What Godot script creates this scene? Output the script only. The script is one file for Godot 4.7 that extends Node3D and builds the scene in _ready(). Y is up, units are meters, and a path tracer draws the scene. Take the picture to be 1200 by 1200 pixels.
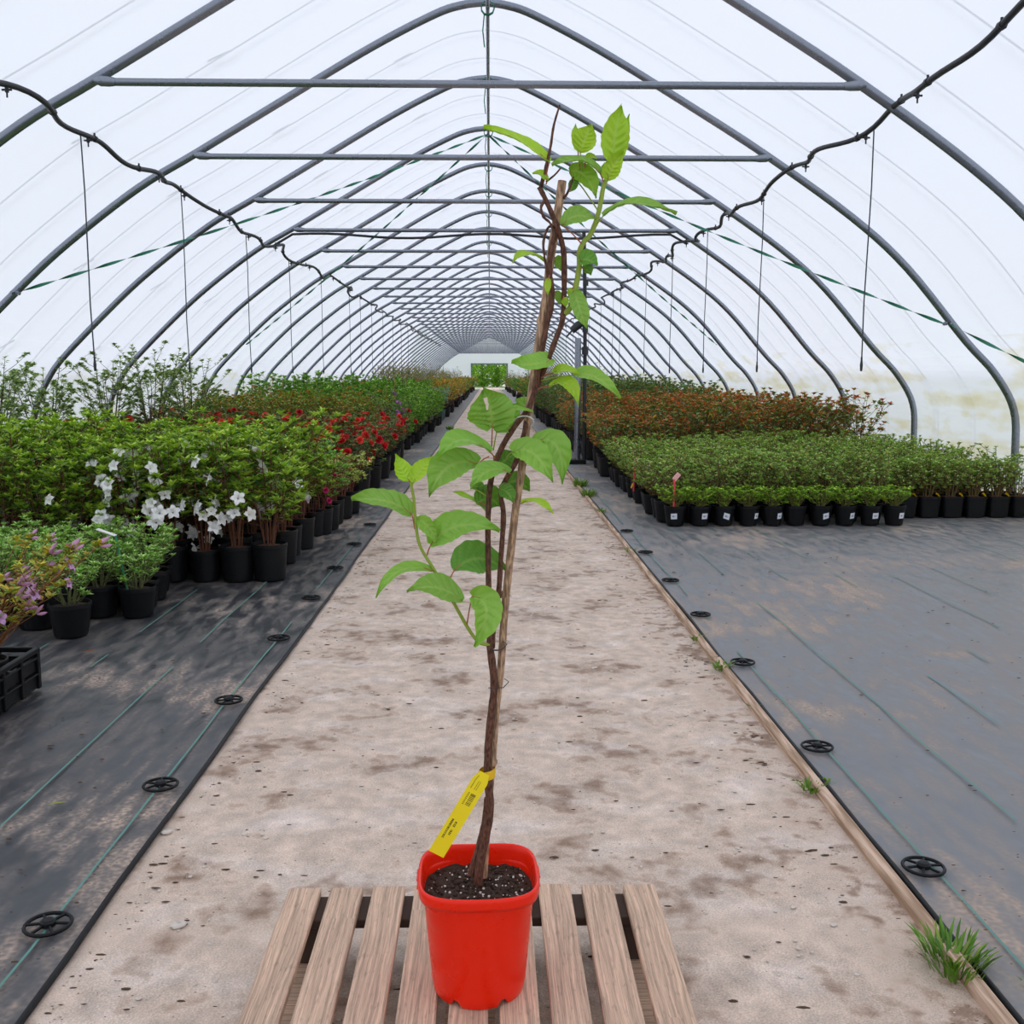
extends Node3D
# Polytunnel of a plant nursery: a young climbing plant in a red pot stands on a pallet on the dirt path.
# x to the right, y up, the tunnel runs along -z; "d" below is the distance down the tunnel (-z).

const EYE := 1.26
var PITCH := atan(160.0 / 1200.0)
var YAW := atan(26.0 / 1200.0 * cos(atan(160.0 / 1200.0)))
const PATH_L := -0.92
const PATH_R := 1.0
const FIRST_HOOP := 7.45
const BAY := 2.4
const END_D := 94.0
const BACK_D := -5.0
const MID := -0.04
var M := {}
var used := {}
var rng := RandomNumberGenerator.new()

# ------------------------------------------------------------------ mesh collector
class MB:
	var v := PackedVector3Array()
	var n := PackedVector3Array()
	var uv := PackedVector2Array()
	var c := PackedColorArray()
	var ix := PackedInt32Array()
	func add(p: Vector3, nn: Vector3, t: Vector2 = Vector2.ZERO, col: Color = Color.WHITE) -> int:
		v.append(p); n.append(nn); uv.append(t); c.append(col)
		return v.size() - 1
	func tri(a: int, b: int, d: int) -> void:
		var nn := n[a] + n[b] + n[d]
		ix.append(a)
		if (v[b] - v[a]).cross(v[d] - v[a]).dot(nn) > 0.0:
			ix.append(d); ix.append(b)
		else:
			ix.append(b); ix.append(d)
	func quad(a: int, b: int, d: int, e: int) -> void:
		tri(a, b, d); tri(a, d, e)
	func face(p0: Vector3, p1: Vector3, p2: Vector3, p3: Vector3, nn: Vector3, col: Color = Color.WHITE) -> void:
		var w := p0.distance_to(p1)
		var h := p1.distance_to(p2)
		quad(add(p0, nn, Vector2(0, 0), col), add(p1, nn, Vector2(w, 0), col), add(p2, nn, Vector2(w, h), col), add(p3, nn, Vector2(0, h), col))
	# box with chamfered edges, placed by a transform
	func box(size: Vector3, x: Transform3D = Transform3D(), bevel: float = 0.0, col: Color = Color.WHITE) -> void:
		var h := size * 0.5
		var b := minf(bevel, minf(h.x, minf(h.y, h.z)) * 0.9)
		var ax := [Vector3.RIGHT, Vector3.UP, Vector3.BACK]
		for k in 3:
			for s in [-1.0, 1.0]:
				var nn: Vector3 = ax[k] * s
				var p: Vector3 = ax[(k + 1) % 3]
				var q: Vector3 = ax[(k + 2) % 3]
				var o: Vector3 = nn * h[k]
				var a: float = h[(k + 1) % 3] - b
				var e: float = h[(k + 2) % 3] - b
				face(x * (o - p * a - q * e), x * (o + p * a - q * e), x * (o + p * a + q * e), x * (o - p * a + q * e), x.basis * nn, col)
		if b <= 0.0:
			return
		for k in 3:
			var e: float = h[k] - b
			for s in [-1.0, 1.0]:
				for t in [-1.0, 1.0]:
					var p: Vector3 = ax[(k + 1) % 3] * s
					var q: Vector3 = ax[(k + 2) % 3] * t
					var hp: float = h[(k + 1) % 3]
					var hq: float = h[(k + 2) % 3]
					var o1: Vector3 = p * hp + q * (hq - b)
					var o2: Vector3 = p * (hp - b) + q * hq
					var g: Vector3 = ax[k] * e
					face(x * (o1 - g), x * (o1 + g), x * (o2 + g), x * (o2 - g), x.basis * (p + q).normalized(), col)
		for s in [-1.0, 1.0]:
			for t in [-1.0, 1.0]:
				for w in [-1.0, 1.0]:
					var nn: Vector3 = x.basis * Vector3(s, t, w).normalized()
					tri(add(x * Vector3(s * h.x, t * (h.y - b), w * (h.z - b)), nn, Vector2.ZERO, col), add(x * Vector3(s * (h.x - b), t * h.y, w * (h.z - b)), nn, Vector2.ZERO, col), add(x * Vector3(s * (h.x - b), t * (h.y - b), w * h.z), nn, Vector2.ZERO, col))
	func tube(pts: Array, radius: Variant, sides: int = 8, col: Color = Color.WHITE, caps: bool = true, closed: bool = false) -> void:
		var m := pts.size()
		var side := Vector3.ZERO
		var first := v.size()
		var run := 0.0
		for i in m:
			var p: Vector3 = pts[i]
			var a: Vector3 = pts[(i - 1 + m) % m] if closed else pts[maxi(i - 1, 0)]
			var b: Vector3 = pts[(i + 1) % m] if closed else pts[mini(i + 1, m - 1)]
			var t := (b - a).normalized()
			if side == Vector3.ZERO:
				side = t.cross(Vector3.UP if absf(t.y) < 0.9 else Vector3.RIGHT).normalized()
			side = (side - t * side.dot(t)).normalized()
			var up := t.cross(side)
			var r: float = radius[i] if radius is Array else radius
			if i > 0:
				run += p.distance_to(pts[i - 1])
			for k in sides:
				var ang := TAU * k / sides
				var nn := side * cos(ang) + up * sin(ang)
				add(p + nn * r, nn, Vector2(float(k) / sides, run), col)
		var rings := m if closed else m - 1
		for i in rings:
			for k in sides:
				var k2 := (k + 1) % sides
				var j := ((i + 1) % m) * sides
				quad(first + i * sides + k, first + i * sides + k2, first + j + k2, first + j + k)
		if caps and not closed:
			for e in [0, m - 1]:
				var t2: Vector3 = (pts[0] - pts[1]).normalized() if e == 0 else (pts[m - 1] - pts[m - 2]).normalized()
				var o := add(pts[e], t2, Vector2.ZERO, col)
				var ring := []
				for k in sides:
					ring.append(add(v[first + e * sides + k], t2, Vector2.ZERO, col))
				for k in sides:
					tri(o, ring[k], ring[(k + 1) % sides])
	# surface of revolution round y; profile of (radius, height), normals from the profile
	func lathe(profile: Array, sides: int = 20, at: Vector3 = Vector3.ZERO, col: Color = Color.WHITE, power: float = 2.0) -> void:
		for j in profile.size() - 1:
			var a: Vector2 = profile[j]
			var b: Vector2 = profile[j + 1]
			var t := b - a
			var nr := Vector2(t.y, -t.x).normalized()
			var ids := []
			for k in sides + 1:
				var ang := TAU * k / sides
				var e := Vector2(cos(ang), sin(ang))
				var s := 1.0
				if power != 2.0:
					s = 1.0 / pow(pow(absf(e.x), power) + pow(absf(e.y), power), 1.0 / power)
				var g := e
				if power != 2.0:
					g = Vector2(signf(e.x) * pow(absf(e.x * s), power - 1.0), signf(e.y) * pow(absf(e.y * s), power - 1.0)).normalized()
				var nn := Vector3(g.x * nr.x, nr.y, g.y * nr.x).normalized()
				ids.append(add(at + Vector3(e.x * s * a.x, a.y, e.y * s * a.x), nn, Vector2(float(k) / sides, a.y), col))
				ids.append(add(at + Vector3(e.x * s * b.x, b.y, e.y * s * b.x), nn, Vector2(float(k) / sides, b.y), col))
			for k in sides:
				quad(ids[2 * k], ids[2 * k + 1], ids[2 * k + 3], ids[2 * k + 2])
	# rows of points; normals from the grid itself
	func grid(rows: Array, uvs: Array = [], cols: Array = [], toward: Vector3 = Vector3.ZERO) -> void:
		var nr := rows.size()
		var nc: int = rows[0].size()
		var first := v.size()
		for i in nr:
			for j in nc:
				var du: Vector3 = rows[mini(i + 1, nr - 1)][j] - rows[maxi(i - 1, 0)][j]
				var dv: Vector3 = rows[i][mini(j + 1, nc - 1)] - rows[i][maxi(j - 1, 0)]
				var nn := du.cross(dv)
				nn = nn.normalized() if nn.length_squared() > 1e-18 else toward
				if toward != Vector3.ZERO and nn.dot(toward) < 0.0:
					nn = -nn
				add(rows[i][j], nn, uvs[i][j] if uvs else Vector2.ZERO, cols[i][j] if cols else Color.WHITE)
		for i in nr - 1:
			for j in nc - 1:
				var a := first + i * nc + j
				quad(a, a + 1, a + nc + 1, a + nc)
	# a small leaf folded along its midrib: five points
	func leaf(p: Vector3, dir: Vector3, up: Vector3, length: float, width: float, col: Color, droop: float = 0.15) -> void:
		var side := dir.cross(up).normalized()
		var nn := side.cross(dir).normalized()
		var mid := p + dir * length * 0.48
		var a := add(p, nn, Vector2.ZERO, col)
		var l := add(mid + side * width * 0.5 + nn * width * 0.18, (nn - side * 0.35).normalized(), Vector2.ZERO, col)
		var mm := add(mid, nn, Vector2.ZERO, col)
		var r := add(mid - side * width * 0.5 + nn * width * 0.18, (nn + side * 0.35).normalized(), Vector2.ZERO, col)
		var t := add(p + dir * length - nn * length * droop, nn, Vector2.ZERO, col)
		tri(a, l, mm); tri(a, mm, r); tri(l, t, mm); tri(mm, t, r)
	func mesh(m: Material) -> ArrayMesh:
		var arr := []
		arr.resize(Mesh.ARRAY_MAX)
		arr[Mesh.ARRAY_VERTEX] = v; arr[Mesh.ARRAY_NORMAL] = n; arr[Mesh.ARRAY_TEX_UV] = uv; arr[Mesh.ARRAY_COLOR] = c; arr[Mesh.ARRAY_INDEX] = ix
		var out := ArrayMesh.new()
		out.add_surface_from_arrays(Mesh.PRIMITIVE_TRIANGLES, arr)
		out.surface_set_material(0, m)
		return out

# ------------------------------------------------------------------ nodes
func numbered(called: String) -> String:
	used[called] = used.get(called, -1) + 1
	return called if used[called] == 0 else "%s_%03d" % [called, used[called]]

func tag(o: Node, label: String, category: String, group: String = "", kind: String = "") -> void:
	if label: o.set_meta("label", label)
	if category: o.set_meta("category", category)
	if group: o.set_meta("group", group)
	if kind: o.set_meta("kind", kind)

func part(called: String, mesh: Mesh, parent: Node, kind: String = "", label: String = "") -> MeshInstance3D:
	var o := MeshInstance3D.new()
	o.name = called
	o.mesh = mesh
	parent.add_child(o, true)
	if kind: o.set_meta("kind", kind)
	if label: o.set_meta("label", label)
	return o

func thing(called: String, label: String, category: String, at: Vector3 = Vector3.ZERO, turn: float = 0.0, group: String = "") -> Node3D:
	var o := Node3D.new()
	o.name = numbered(called)
	add_child(o)
	o.position = at
	o.rotation.y = turn
	tag(o, label, category, group)
	return o

func single(called: String, mesh: Mesh, label: String, category: String, at: Vector3 = Vector3.ZERO, turn: float = 0.0, group: String = "") -> MeshInstance3D:
	var o := MeshInstance3D.new()
	o.name = numbered(called)
	o.mesh = mesh
	add_child(o)
	o.position = at
	o.rotation.y = turn
	tag(o, label, category, group)
	return o

func struct(called: String, mesh: Mesh, label: String, category: String) -> MeshInstance3D:
	var o := single(called, mesh, label, category)
	o.set_meta("kind", "structure")
	return o

func proto(called: String) -> Node3D:
	var o := Node3D.new()
	o.name = called
	return o

func put(p: Node3D, at: Vector3, turn: float, size: float, label: String, category: String, group: String = "") -> Node3D:
	var o: Node3D = p.duplicate()
	o.name = numbered(p.name)
	add_child(o)
	o.position = at
	o.rotation.y = turn
	o.scale = Vector3.ONE * size
	tag(o, label, category, group)
	return o

# a point of the tunnel from its bearing: where the line of sight (u, v of 1200) reaches the distance d
func seen(u: float, v: float, d: float) -> Vector3:
	var x := (u - 600.0) / 1200.0
	var y := -(v - 600.0) / 1200.0
	var c := cos(PITCH)
	var s := sin(PITCH)
	var yy := y * c - s
	var zz := c + y * s
	c = cos(YAW); s = sin(YAW)
	var xx := x * c + zz * s
	var z2 := -x * s + zz * c
	var t := d / z2
	return Vector3(xx * t, EYE + yy * t, -d)

func smooth(pts: Array, steps: int) -> Array:
	var out := []
	for i in pts.size() - 1:
		var p0 = pts[maxi(i - 1, 0)]
		var p1 = pts[i]
		var p2 = pts[i + 1]
		var p3 = pts[mini(i + 2, pts.size() - 1)]
		for k in steps:
			out.append(p1.cubic_interpolate(p2, p0, p3, float(k) / steps))
	out.append(pts[-1])
	return out

func lin(r: int, g: int, b: int) -> Color:
	return Color8(r, g, b).srgb_to_linear()

func leafy(c: Color, k: float = 1.9) -> Color:
	return Color(minf(c.r * k, 0.85), minf(c.g * k, 0.85), minf(c.b * k, 0.85))

func jitter(c: Color, k: float) -> Color:
	var f := 1.0 + rng.randf_range(-k, k)
	return Color(c.r * f * (1.0 + rng.randf_range(-k, k) * 0.4), c.g * f, c.b * f * (1.0 + rng.randf_range(-k, k) * 0.5))

func ordinal(i: int) -> String:
	var ones := ["first", "second", "third", "fourth", "fifth", "sixth", "seventh", "eighth", "ninth", "tenth", "eleventh", "twelfth", "thirteenth", "fourteenth", "fifteenth", "sixteenth", "seventeenth", "eighteenth", "nineteenth"]
	if i < 19: return ones[i]
	var n := i + 1
	if n % 10 == 0: return ["twentieth", "thirtieth", "fortieth"][n / 10 - 2]
	return ["twenty", "thirty", "forty"][n / 10 - 2] + "-" + ones[n % 10 - 1]

# ------------------------------------------------------------------ materials
func mat(called: String, col: Color, rough: float, metal: float = 0.0) -> StandardMaterial3D:
	var m := StandardMaterial3D.new()
	m.resource_name = called
	m.albedo_color = col
	m.roughness = rough
	m.metallic = metal
	M[called] = m
	return m

func noise_image(w: int, h: int, seed_: int, freq: float, oct: int, sx: float = 1.0) -> PackedByteArray:
	var f := FastNoiseLite.new()
	f.seed = seed_
	f.noise_type = FastNoiseLite.TYPE_SIMPLEX_SMOOTH
	f.frequency = freq
	f.fractal_octaves = oct
	var im := f.get_seamless_image(int(w / sx), h)
	im.convert(Image.FORMAT_L8)
	if sx != 1.0:
		im.resize(w, h, Image.INTERPOLATE_CUBIC)
	return im.get_data()

func rgb_texture(w: int, h: int, data: PackedByteArray, format: int = Image.FORMAT_RGB8) -> ImageTexture:
	return ImageTexture.create_from_image(Image.create_from_data(w, h, false, format, data))

func normal_noise(seed_: int, freq: float, oct: int, strength: float, side: int = 512) -> NoiseTexture2D:
	var t := NoiseTexture2D.new()
	var f := FastNoiseLite.new()
	f.seed = seed_
	f.frequency = freq
	f.fractal_octaves = oct
	t.noise = f
	t.width = side
	t.height = side
	t.seamless = true
	t.as_normal_map = true
	t.bump_strength = strength
	return t

func ramp_noise(seed_: int, freq: float, oct: int, cols: Array, offs: Array, side: int = 512) -> NoiseTexture2D:
	var t := NoiseTexture2D.new()
	var f := FastNoiseLite.new()
	f.seed = seed_
	f.frequency = freq
	f.fractal_octaves = oct
	t.noise = f
	t.width = side
	t.height = side
	t.seamless = true
	var g := Gradient.new()
	g.offsets = PackedFloat32Array(offs)
	g.colors = PackedColorArray(cols)
	t.color_ramp = g
	return t

func smoothstep_(a: float, b: float, x: float) -> float:
	var t := clampf((x - a) / (b - a), 0.0, 1.0)
	return t * t * (3.0 - 2.0 * t)

func make_path_texture() -> ImageTexture:
	var w := 1024
	var h := 2048
	var a := noise_image(w, h, 11, 0.0045, 4)
	var b := noise_image(w, h, 12, 0.02, 4)
	var c := noise_image(w, h, 13, 0.33, 3)
	var e := noise_image(w, h, 14, 0.009, 5, 2.0)
	var out := PackedByteArray()
	out.resize(w * h * 3)
	for i in w * h:
		var n1 := a[i] / 255.0
		var n2 := b[i] / 255.0
		var n3 := c[i] / 255.0
		var n4 := e[i] / 255.0
		var dark := clampf((n1 * 0.55 + n2 * 0.45 - 0.56) * 4.2, 0.0, 1.0)
		# organic crumbs gathered along the edging board and along the fabric
		var column := i % w
		var edge := 0.0
		if column > 400 and column <= 515: edge = clampf((column - 400) / 70.0, 0.0, 1.0)
		elif column > 515 and column < 575: edge = 0.6 * clampf((575 - column) / 40.0, 0.0, 1.0)
		if edge > 0.0: dark = clampf(dark + clampf((n2 * 0.6 + n3 * 0.4 - 0.5) * 5.0, 0.0, 1.0) * edge * 0.85, 0.0, 1.0)
		var pale := clampf((0.5 - n4) * 2.2, 0.0, 1.0)
		var s := 0.96 + (n3 - 0.5) * 0.34 + (n2 - 0.5) * 0.22
		if n3 > 0.82: s -= 0.26
		elif n3 < 0.16: s += 0.16
		var r := (219.0 + 14.0 * pale - 76.0 * dark) * s
		var g := (196.0 + 18.0 * pale - 78.0 * dark) * s
		var bl := (177.0 + 23.0 * pale - 78.0 * dark) * s
		out[3 * i] = int(clampf(r, 0, 255)); out[3 * i + 1] = int(clampf(g, 0, 255)); out[3 * i + 2] = int(clampf(bl, 0, 255))
	return rgb_texture(w, h, out)

# woven black ground cover with dry dust and crumbs lying on it; returns [colour, roughness]
func make_mat_textures(seed_: int, amount: float, base: float) -> Array:
	var w := 1024
	var h := 2048
	var a := noise_image(w, h, seed_, 0.0026, 5)
	var b := noise_image(w, h, seed_ + 1, 0.03, 4)
	var c := noise_image(w, h, seed_ + 2, 0.2, 2)
	var e := noise_image(w, h, seed_ + 3, 0.012, 4, 0.25)
	var out := PackedByteArray()
	out.resize(w * h * 3)
	var ro := PackedByteArray()
	ro.resize(w * h)
	for i in w * h:
		var n1 := a[i] / 255.0
		var n2 := b[i] / 255.0
		var n3 := c[i] / 255.0
		var n4 := e[i] / 255.0
		var d := clampf((n1 * 0.7 + n2 * 0.2 + n4 * 0.22 - 0.62 + amount) * 3.4, 0.0, 1.0)
		var film := clampf((n4 - 0.3 + amount) * 0.9, 0.0, 0.4)
		var k := clampf(film + d * 0.75, 0.0, 1.0) * (0.35 + 1.15 * n3)
		var r := lerpf(base, 170.0, k)
		var g := lerpf(base + 2.0, 151.0, k)
		var bl := lerpf(base + 6.0, 136.0, k)
		if n3 > 0.86 and d > 0.3:
			r *= 0.5; g *= 0.45; bl *= 0.42
		out[3 * i] = int(clampf(r, 0, 255)); out[3 * i + 1] = int(clampf(g, 0, 255)); out[3 * i + 2] = int(clampf(bl, 0, 255))
		ro[i] = int(clampf(88.0 + 140.0 * k, 0, 255))
	return [rgb_texture(w, h, out), rgb_texture(w, h, ro, Image.FORMAT_L8)]

func make_wood_texture(w: int, h: int, seed_: int) -> ImageTexture:
	var a := noise_image(w, h, seed_, 0.02, 4, 0.125 * 4.0)
	var f := FastNoiseLite.new()
	f.seed = seed_ + 5
	f.frequency = 0.03
	f.fractal_octaves = 4
	var g := FastNoiseLite.new()
	g.seed = seed_ + 9
	g.frequency = 0.006
	var out := PackedByteArray()
	out.resize(w * h * 3)
	for y in h:
		for x in w:
			var warp := g.get_noise_2d(x * 1.0, y * 0.3) * 16.0
			var n := f.get_noise_2d((x + warp) * 2.6, y * 0.05)
			var n2 := f.get_noise_2d(x * 14.0 + 500.0, y * 0.25)
			var st := a[y * w + x] / 255.0
			var s := 0.98 + n * 0.24 + n2 * 0.2 - clampf((st - 0.66) * 0.5, 0.0, 0.1)
			var i := 3 * (y * w + x)
			out[i] = int(clampf(204.0 * s, 0, 255)); out[i + 1] = int(clampf(172.0 * s, 0, 255)); out[i + 2] = int(clampf(146.0 * s, 0, 255))
	return rgb_texture(w, h, out)

func make_film_texture(seed_: int, amount: float) -> ImageTexture:
	# u runs along the tunnel, v up the wall from the ground; yellow-green algae streaks low on the sheet
	var w := 1024
	var h := 256
	var a := noise_image(w, h, seed_, 0.016, 4, 4.0)
	var b := noise_image(w, h, seed_ + 1, 0.05, 3, 2.0)
	var out := PackedByteArray()
	out.resize(w * h * 3)
	for y in h:
		for x in w:
			var i := y * w + x
			var n := a[i] / 255.0 * 0.7 + b[i] / 255.0 * 0.3
			var up := float(y) / h
			var k := clampf((n - 0.5 + amount - up * 0.2) * 3.0, 0.0, 1.0) * 0.55
			if up > 0.82: k *= 0.25
			out[3 * i] = int(lerpf(248, 214, k)); out[3 * i + 1] = int(lerpf(249, 192, k)); out[3 * i + 2] = int(lerpf(250, 110, k))
	return rgb_texture(w, h, out)

func make_tag_texture() -> ImageTexture:
	# yellow loop label: bar code and rows of small dark print, as in the photograph too small to read
	var w := 256
	var h := 1024
	var im := Image.create(w, h, false, Image.FORMAT_RGB8)
	im.fill(Color8(250, 226, 20))
	var r := RandomNumberGenerator.new()
	r.seed = 5
	var ink := Color8(60, 52, 20)
	var y := 300
	while y < 450:
		var t := r.randi_range(3, 9)
		im.fill_rect(Rect2i(110, y, 80, t), ink)
		y += t + r.randi_range(3, 8)
	y = 300
	while y < 450:
		im.fill_rect(Rect2i(60, y, 26, 9), ink)
		im.fill_rect(Rect2i(66, y + 2, 9, 5), Color8(250, 226, 20))
		y += 18
	y = 640
	while y < 850:
		var t := r.randi_range(6, 12)
		im.fill_rect(Rect2i(58, y, 34, t), Color8(40, 36, 20))
		if r.randf() < 0.6: im.fill_rect(Rect2i(66, y + 2, 16, 3), Color8(250, 226, 20))
		y += t + 4
	y = 655
	while y < 800:
		var t := r.randi_range(7, 13)
		if y < 715 or y > 735:
			im.fill_rect(Rect2i(122, y, 36, t), Color8(30, 28, 18))
			if r.randf() < 0.6: im.fill_rect(Rect2i(130, y + 3, 18, 3), Color8(250, 226, 20))
		y += t + 5
	y = 60
	while y < 250:
		var t := r.randi_range(5, 10)
		im.fill_rect(Rect2i(50, y, 16, t), Color8(120, 104, 22))
		if y > 120: im.fill_rect(Rect2i(110, y, 14, t), Color8(140, 124, 24))
		if y > 120: im.fill_rect(Rect2i(140, y, 14, t), Color8(140, 124, 24))
		y += t + 5
	return ImageTexture.create_from_image(im)

func make_sticker_texture() -> ImageTexture:
	var im := Image.create(96, 72, false, Image.FORMAT_RGB8)
	im.fill(Color8(226, 230, 238))
	var ink := Color8(70, 76, 92)
	im.fill_rect(Rect2i(24, 26, 8, 20), ink)
	im.fill_rect(Rect2i(24, 38, 20, 7), ink)
	im.fill_rect(Rect2i(40, 24, 7, 26), ink)
	im.fill_rect(Rect2i(54, 30, 22, 6), Color8(130, 134, 148))
	im.fill_rect(Rect2i(54, 42, 16, 5), Color8(130, 134, 148))
	return ImageTexture.create_from_image(im)

func make_materials() -> void:
	var m := mat("path_dirt", Color.WHITE, 0.95)
	m.albedo_texture = make_path_texture()
	m.normal_enabled = true
	m.normal_texture = normal_noise(21, 0.035, 5, 5.0, 1024)
	m.normal_scale = 0.55
	for s in [["left", 31, 0.06, 56.0], ["right", 41, 0.03, 108.0]]:
		var t := make_mat_textures(s[1], s[2], s[3])
		m = mat("ground_cover_" + s[0], Color.WHITE, 1.0)
		m.albedo_texture = t[0]
		m.roughness_texture = t[1]
		m.roughness_texture_channel = BaseMaterial3D.TEXTURE_CHANNEL_RED
		m.normal_enabled = true
		m.normal_texture = normal_noise(51, 0.03, 4, 3.0)
		m.normal_scale = 0.25
	mat("guide_line", Color8(92, 140, 130), 0.7)
	for s in [["film", -0.6], ["film_stained", 0.1], ["film_left", -0.05]]:
		m = mat(s[0], Color(0.975, 0.982, 1.0, 0.82), 0.55)
		m.transparency = BaseMaterial3D.TRANSPARENCY_ALPHA
		m.cull_mode = BaseMaterial3D.CULL_DISABLED
		m.backlight_enabled = true
		m.backlight = Color(1, 1, 1)
		m.albedo_texture = make_film_texture(61, s[1])
	m = mat("steel", Color8(138, 144, 154), 0.32, 0.8)
	m.roughness_texture = ramp_noise(71, 0.02, 3, [Color(0.75, 0.75, 0.75), Color(1, 1, 1)], [0.0, 1.0], 256)
	m.uv1_triplanar = true
	mat("hose", Color8(40, 42, 46), 0.5)
	mat("wire_line", Color8(62, 64, 68), 0.6)
	mat("strap_green", Color8(22, 120, 88), 0.5)
	mat("cord", Color8(150, 152, 156), 0.7)
	m = mat("pallet_wood", Color.WHITE, 0.82)
	m.albedo_texture = make_wood_texture(256, 1024, 81)
	m.normal_enabled = true
	m.normal_texture = normal_noise(85, 0.05, 3, 2.0)
	m.normal_scale = 0.3
	m.uv1_scale = Vector3(7.0, 1.1, 1)
	m = mat("shaded_wood", Color8(72, 54, 44), 0.9)  # weathered brown wood, shade under the deck boards put into its colour
	m = mat("edging_wood", Color8(214, 184, 160), 0.9)
	m.albedo_texture = ramp_noise(88, 0.02, 5, [Color(0.72, 0.68, 0.62), Color(1, 1, 1)], [0.2, 0.7])
	m.uv1_triplanar = true
	m.uv1_scale = Vector3(4, 4, 0.3)
	m = mat("red_plastic", Color8(246, 38, 8), 0.36)
	m.metallic_specular = 0.4
	m.roughness_texture = ramp_noise(91, 0.012, 4, [Color(0.7, 0.7, 0.7), Color(1, 1, 1)], [0.2, 0.8], 256)
	m.uv1_triplanar = true
	m.uv1_scale = Vector3(4, 4, 4)
	m = mat("soil", Color8(92, 70, 54), 0.95)
	m.albedo_texture = ramp_noise(95, 0.09, 4, [Color(0.25, 0.25, 0.25), Color(0.7, 0.66, 0.62), Color(1, 1, 1)], [0.2, 0.5, 0.85])
	m.uv1_triplanar = true
	m.uv1_scale = Vector3(6, 6, 6)
	mat("perlite", Color8(226, 220, 208), 0.8)
	m = mat("bark_soil", Color8(150, 94, 64), 0.95)
	m.albedo_texture = M.soil.albedo_texture
	m.uv1_triplanar = true
	m.uv1_scale = Vector3(5, 5, 5)
	mat("black_plastic", Color8(15, 16, 18), 0.5)
	M.black_plastic.metallic_specular = 0.35
	mat("green_plastic", Color8(20, 66, 56), 0.45)
	m = mat("bark", Color8(120, 80, 60), 0.8)
	m.albedo_texture = ramp_noise(101, 0.03, 4, [Color(0.45, 0.4, 0.38), Color(0.8, 0.76, 0.72), Color(1, 1, 1)], [0.2, 0.5, 0.8])
	m.uv1_triplanar = true
	m.uv1_scale = Vector3(12, 4, 12)
	m = mat("cane", Color8(206, 168, 132), 0.7)
	m.albedo_texture = ramp_noise(105, 0.02, 4, [Color(0.55, 0.52, 0.5), Color(1, 1, 1)], [0.25, 0.7])
	m.uv1_triplanar = true
	m.uv1_scale = Vector3(14, 3, 14)
	mat("green_stem", Color8(150, 168, 60), 0.6)
	mat("red_stem", Color8(180, 100, 76), 0.6)
	m = mat("leaf", Color.WHITE, 0.5)
	m.vertex_color_use_as_albedo = true
	m.cull_mode = BaseMaterial3D.CULL_DISABLED
	m.backlight_enabled = true
	m.backlight = Color(0.62, 0.68, 0.3)
	m = mat("petal", Color.WHITE, 0.6)
	m.vertex_color_use_as_albedo = true
	m.cull_mode = BaseMaterial3D.CULL_DISABLED
	m.backlight_enabled = true
	m.backlight = Color(0.55, 0.5, 0.5)
	m = mat("twig", Color.WHITE, 0.85)
	m.vertex_color_use_as_albedo = true
	m = mat("tag_yellow", Color.WHITE, 0.5)
	m.albedo_texture = make_tag_texture()
	m.cull_mode = BaseMaterial3D.CULL_DISABLED
	mat("plain_yellow", Color8(236, 190, 20), 0.5)
	m = mat("sticker", Color.WHITE, 0.6)
	m.albedo_texture = make_sticker_texture()
	mat("white_plastic", Color8(232, 232, 228), 0.5)
	mat("pink_plastic", Color8(226, 74, 84), 0.5)
	mat("pale_pink", Color8(240, 178, 172), 0.5)
	mat("stake_green", Color8(40, 130, 84), 0.5)
	mat("stake_orange", Color8(214, 130, 84), 0.5)
	mat("stone", Color8(214, 204, 192), 0.9)
	mat("chip", Color8(84, 62, 46), 0.95)
	mat("dead_leaf", Color8(140, 78, 44), 0.9)
	m = mat("outside_ground", Color8(218, 218, 200), 0.95)
	m.albedo_texture = ramp_noise(111, 0.02, 4, [Color(0.7, 0.72, 0.6), Color(1, 1, 1)], [0.3, 0.7])
	m.uv1_triplanar = true
	m.uv1_scale = Vector3(0.3, 0.3, 0.3)
	mat("tree_bark", Color8(150, 140, 124), 0.9)

# ------------------------------------------------------------------ the tunnel
func hoop_profile(left: bool = false) -> Array:
	# one half, from the foot up to the ridge, from the middle of the tunnel; the left leg stands a little wider
	if left:
		return smooth([Vector2(5.36, -0.1), Vector2(5.36, 0.42), Vector2(5.32, 0.85), Vector2(5.16, 1.2), Vector2(4.93, 1.5), Vector2(4.26, 2.15), Vector2(3.8, 2.54), Vector2(3.2, 2.98), Vector2(2.66, 3.29), Vector2(1.85, 3.76), Vector2(1.05, 4.22), Vector2(0.46, 4.515), Vector2(0.2, 4.6), Vector2(0.0, 4.625)], 5)
	var half := [Vector2(5.15, -0.1), Vector2(5.15, 0.5), Vector2(5.11, 0.93), Vector2(4.9, 1.28), Vector2(4.59, 1.6), Vector2(4.0, 2.27), Vector2(3.46, 2.73), Vector2(2.63, 3.29), Vector2(1.85, 3.76), Vector2(1.05, 4.22), Vector2(0.46, 4.515), Vector2(0.2, 4.6), Vector2(0.0, 4.625)]
	return smooth(half, 5)

func both_sides(half: Array, left: Array) -> Array:
	var out := []
	for p in left:
		out.append(Vector2(-p.x, p.y))
	for i in range(half.size() - 2, -1, -1):
		out.append(half[i])
	return out

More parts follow.
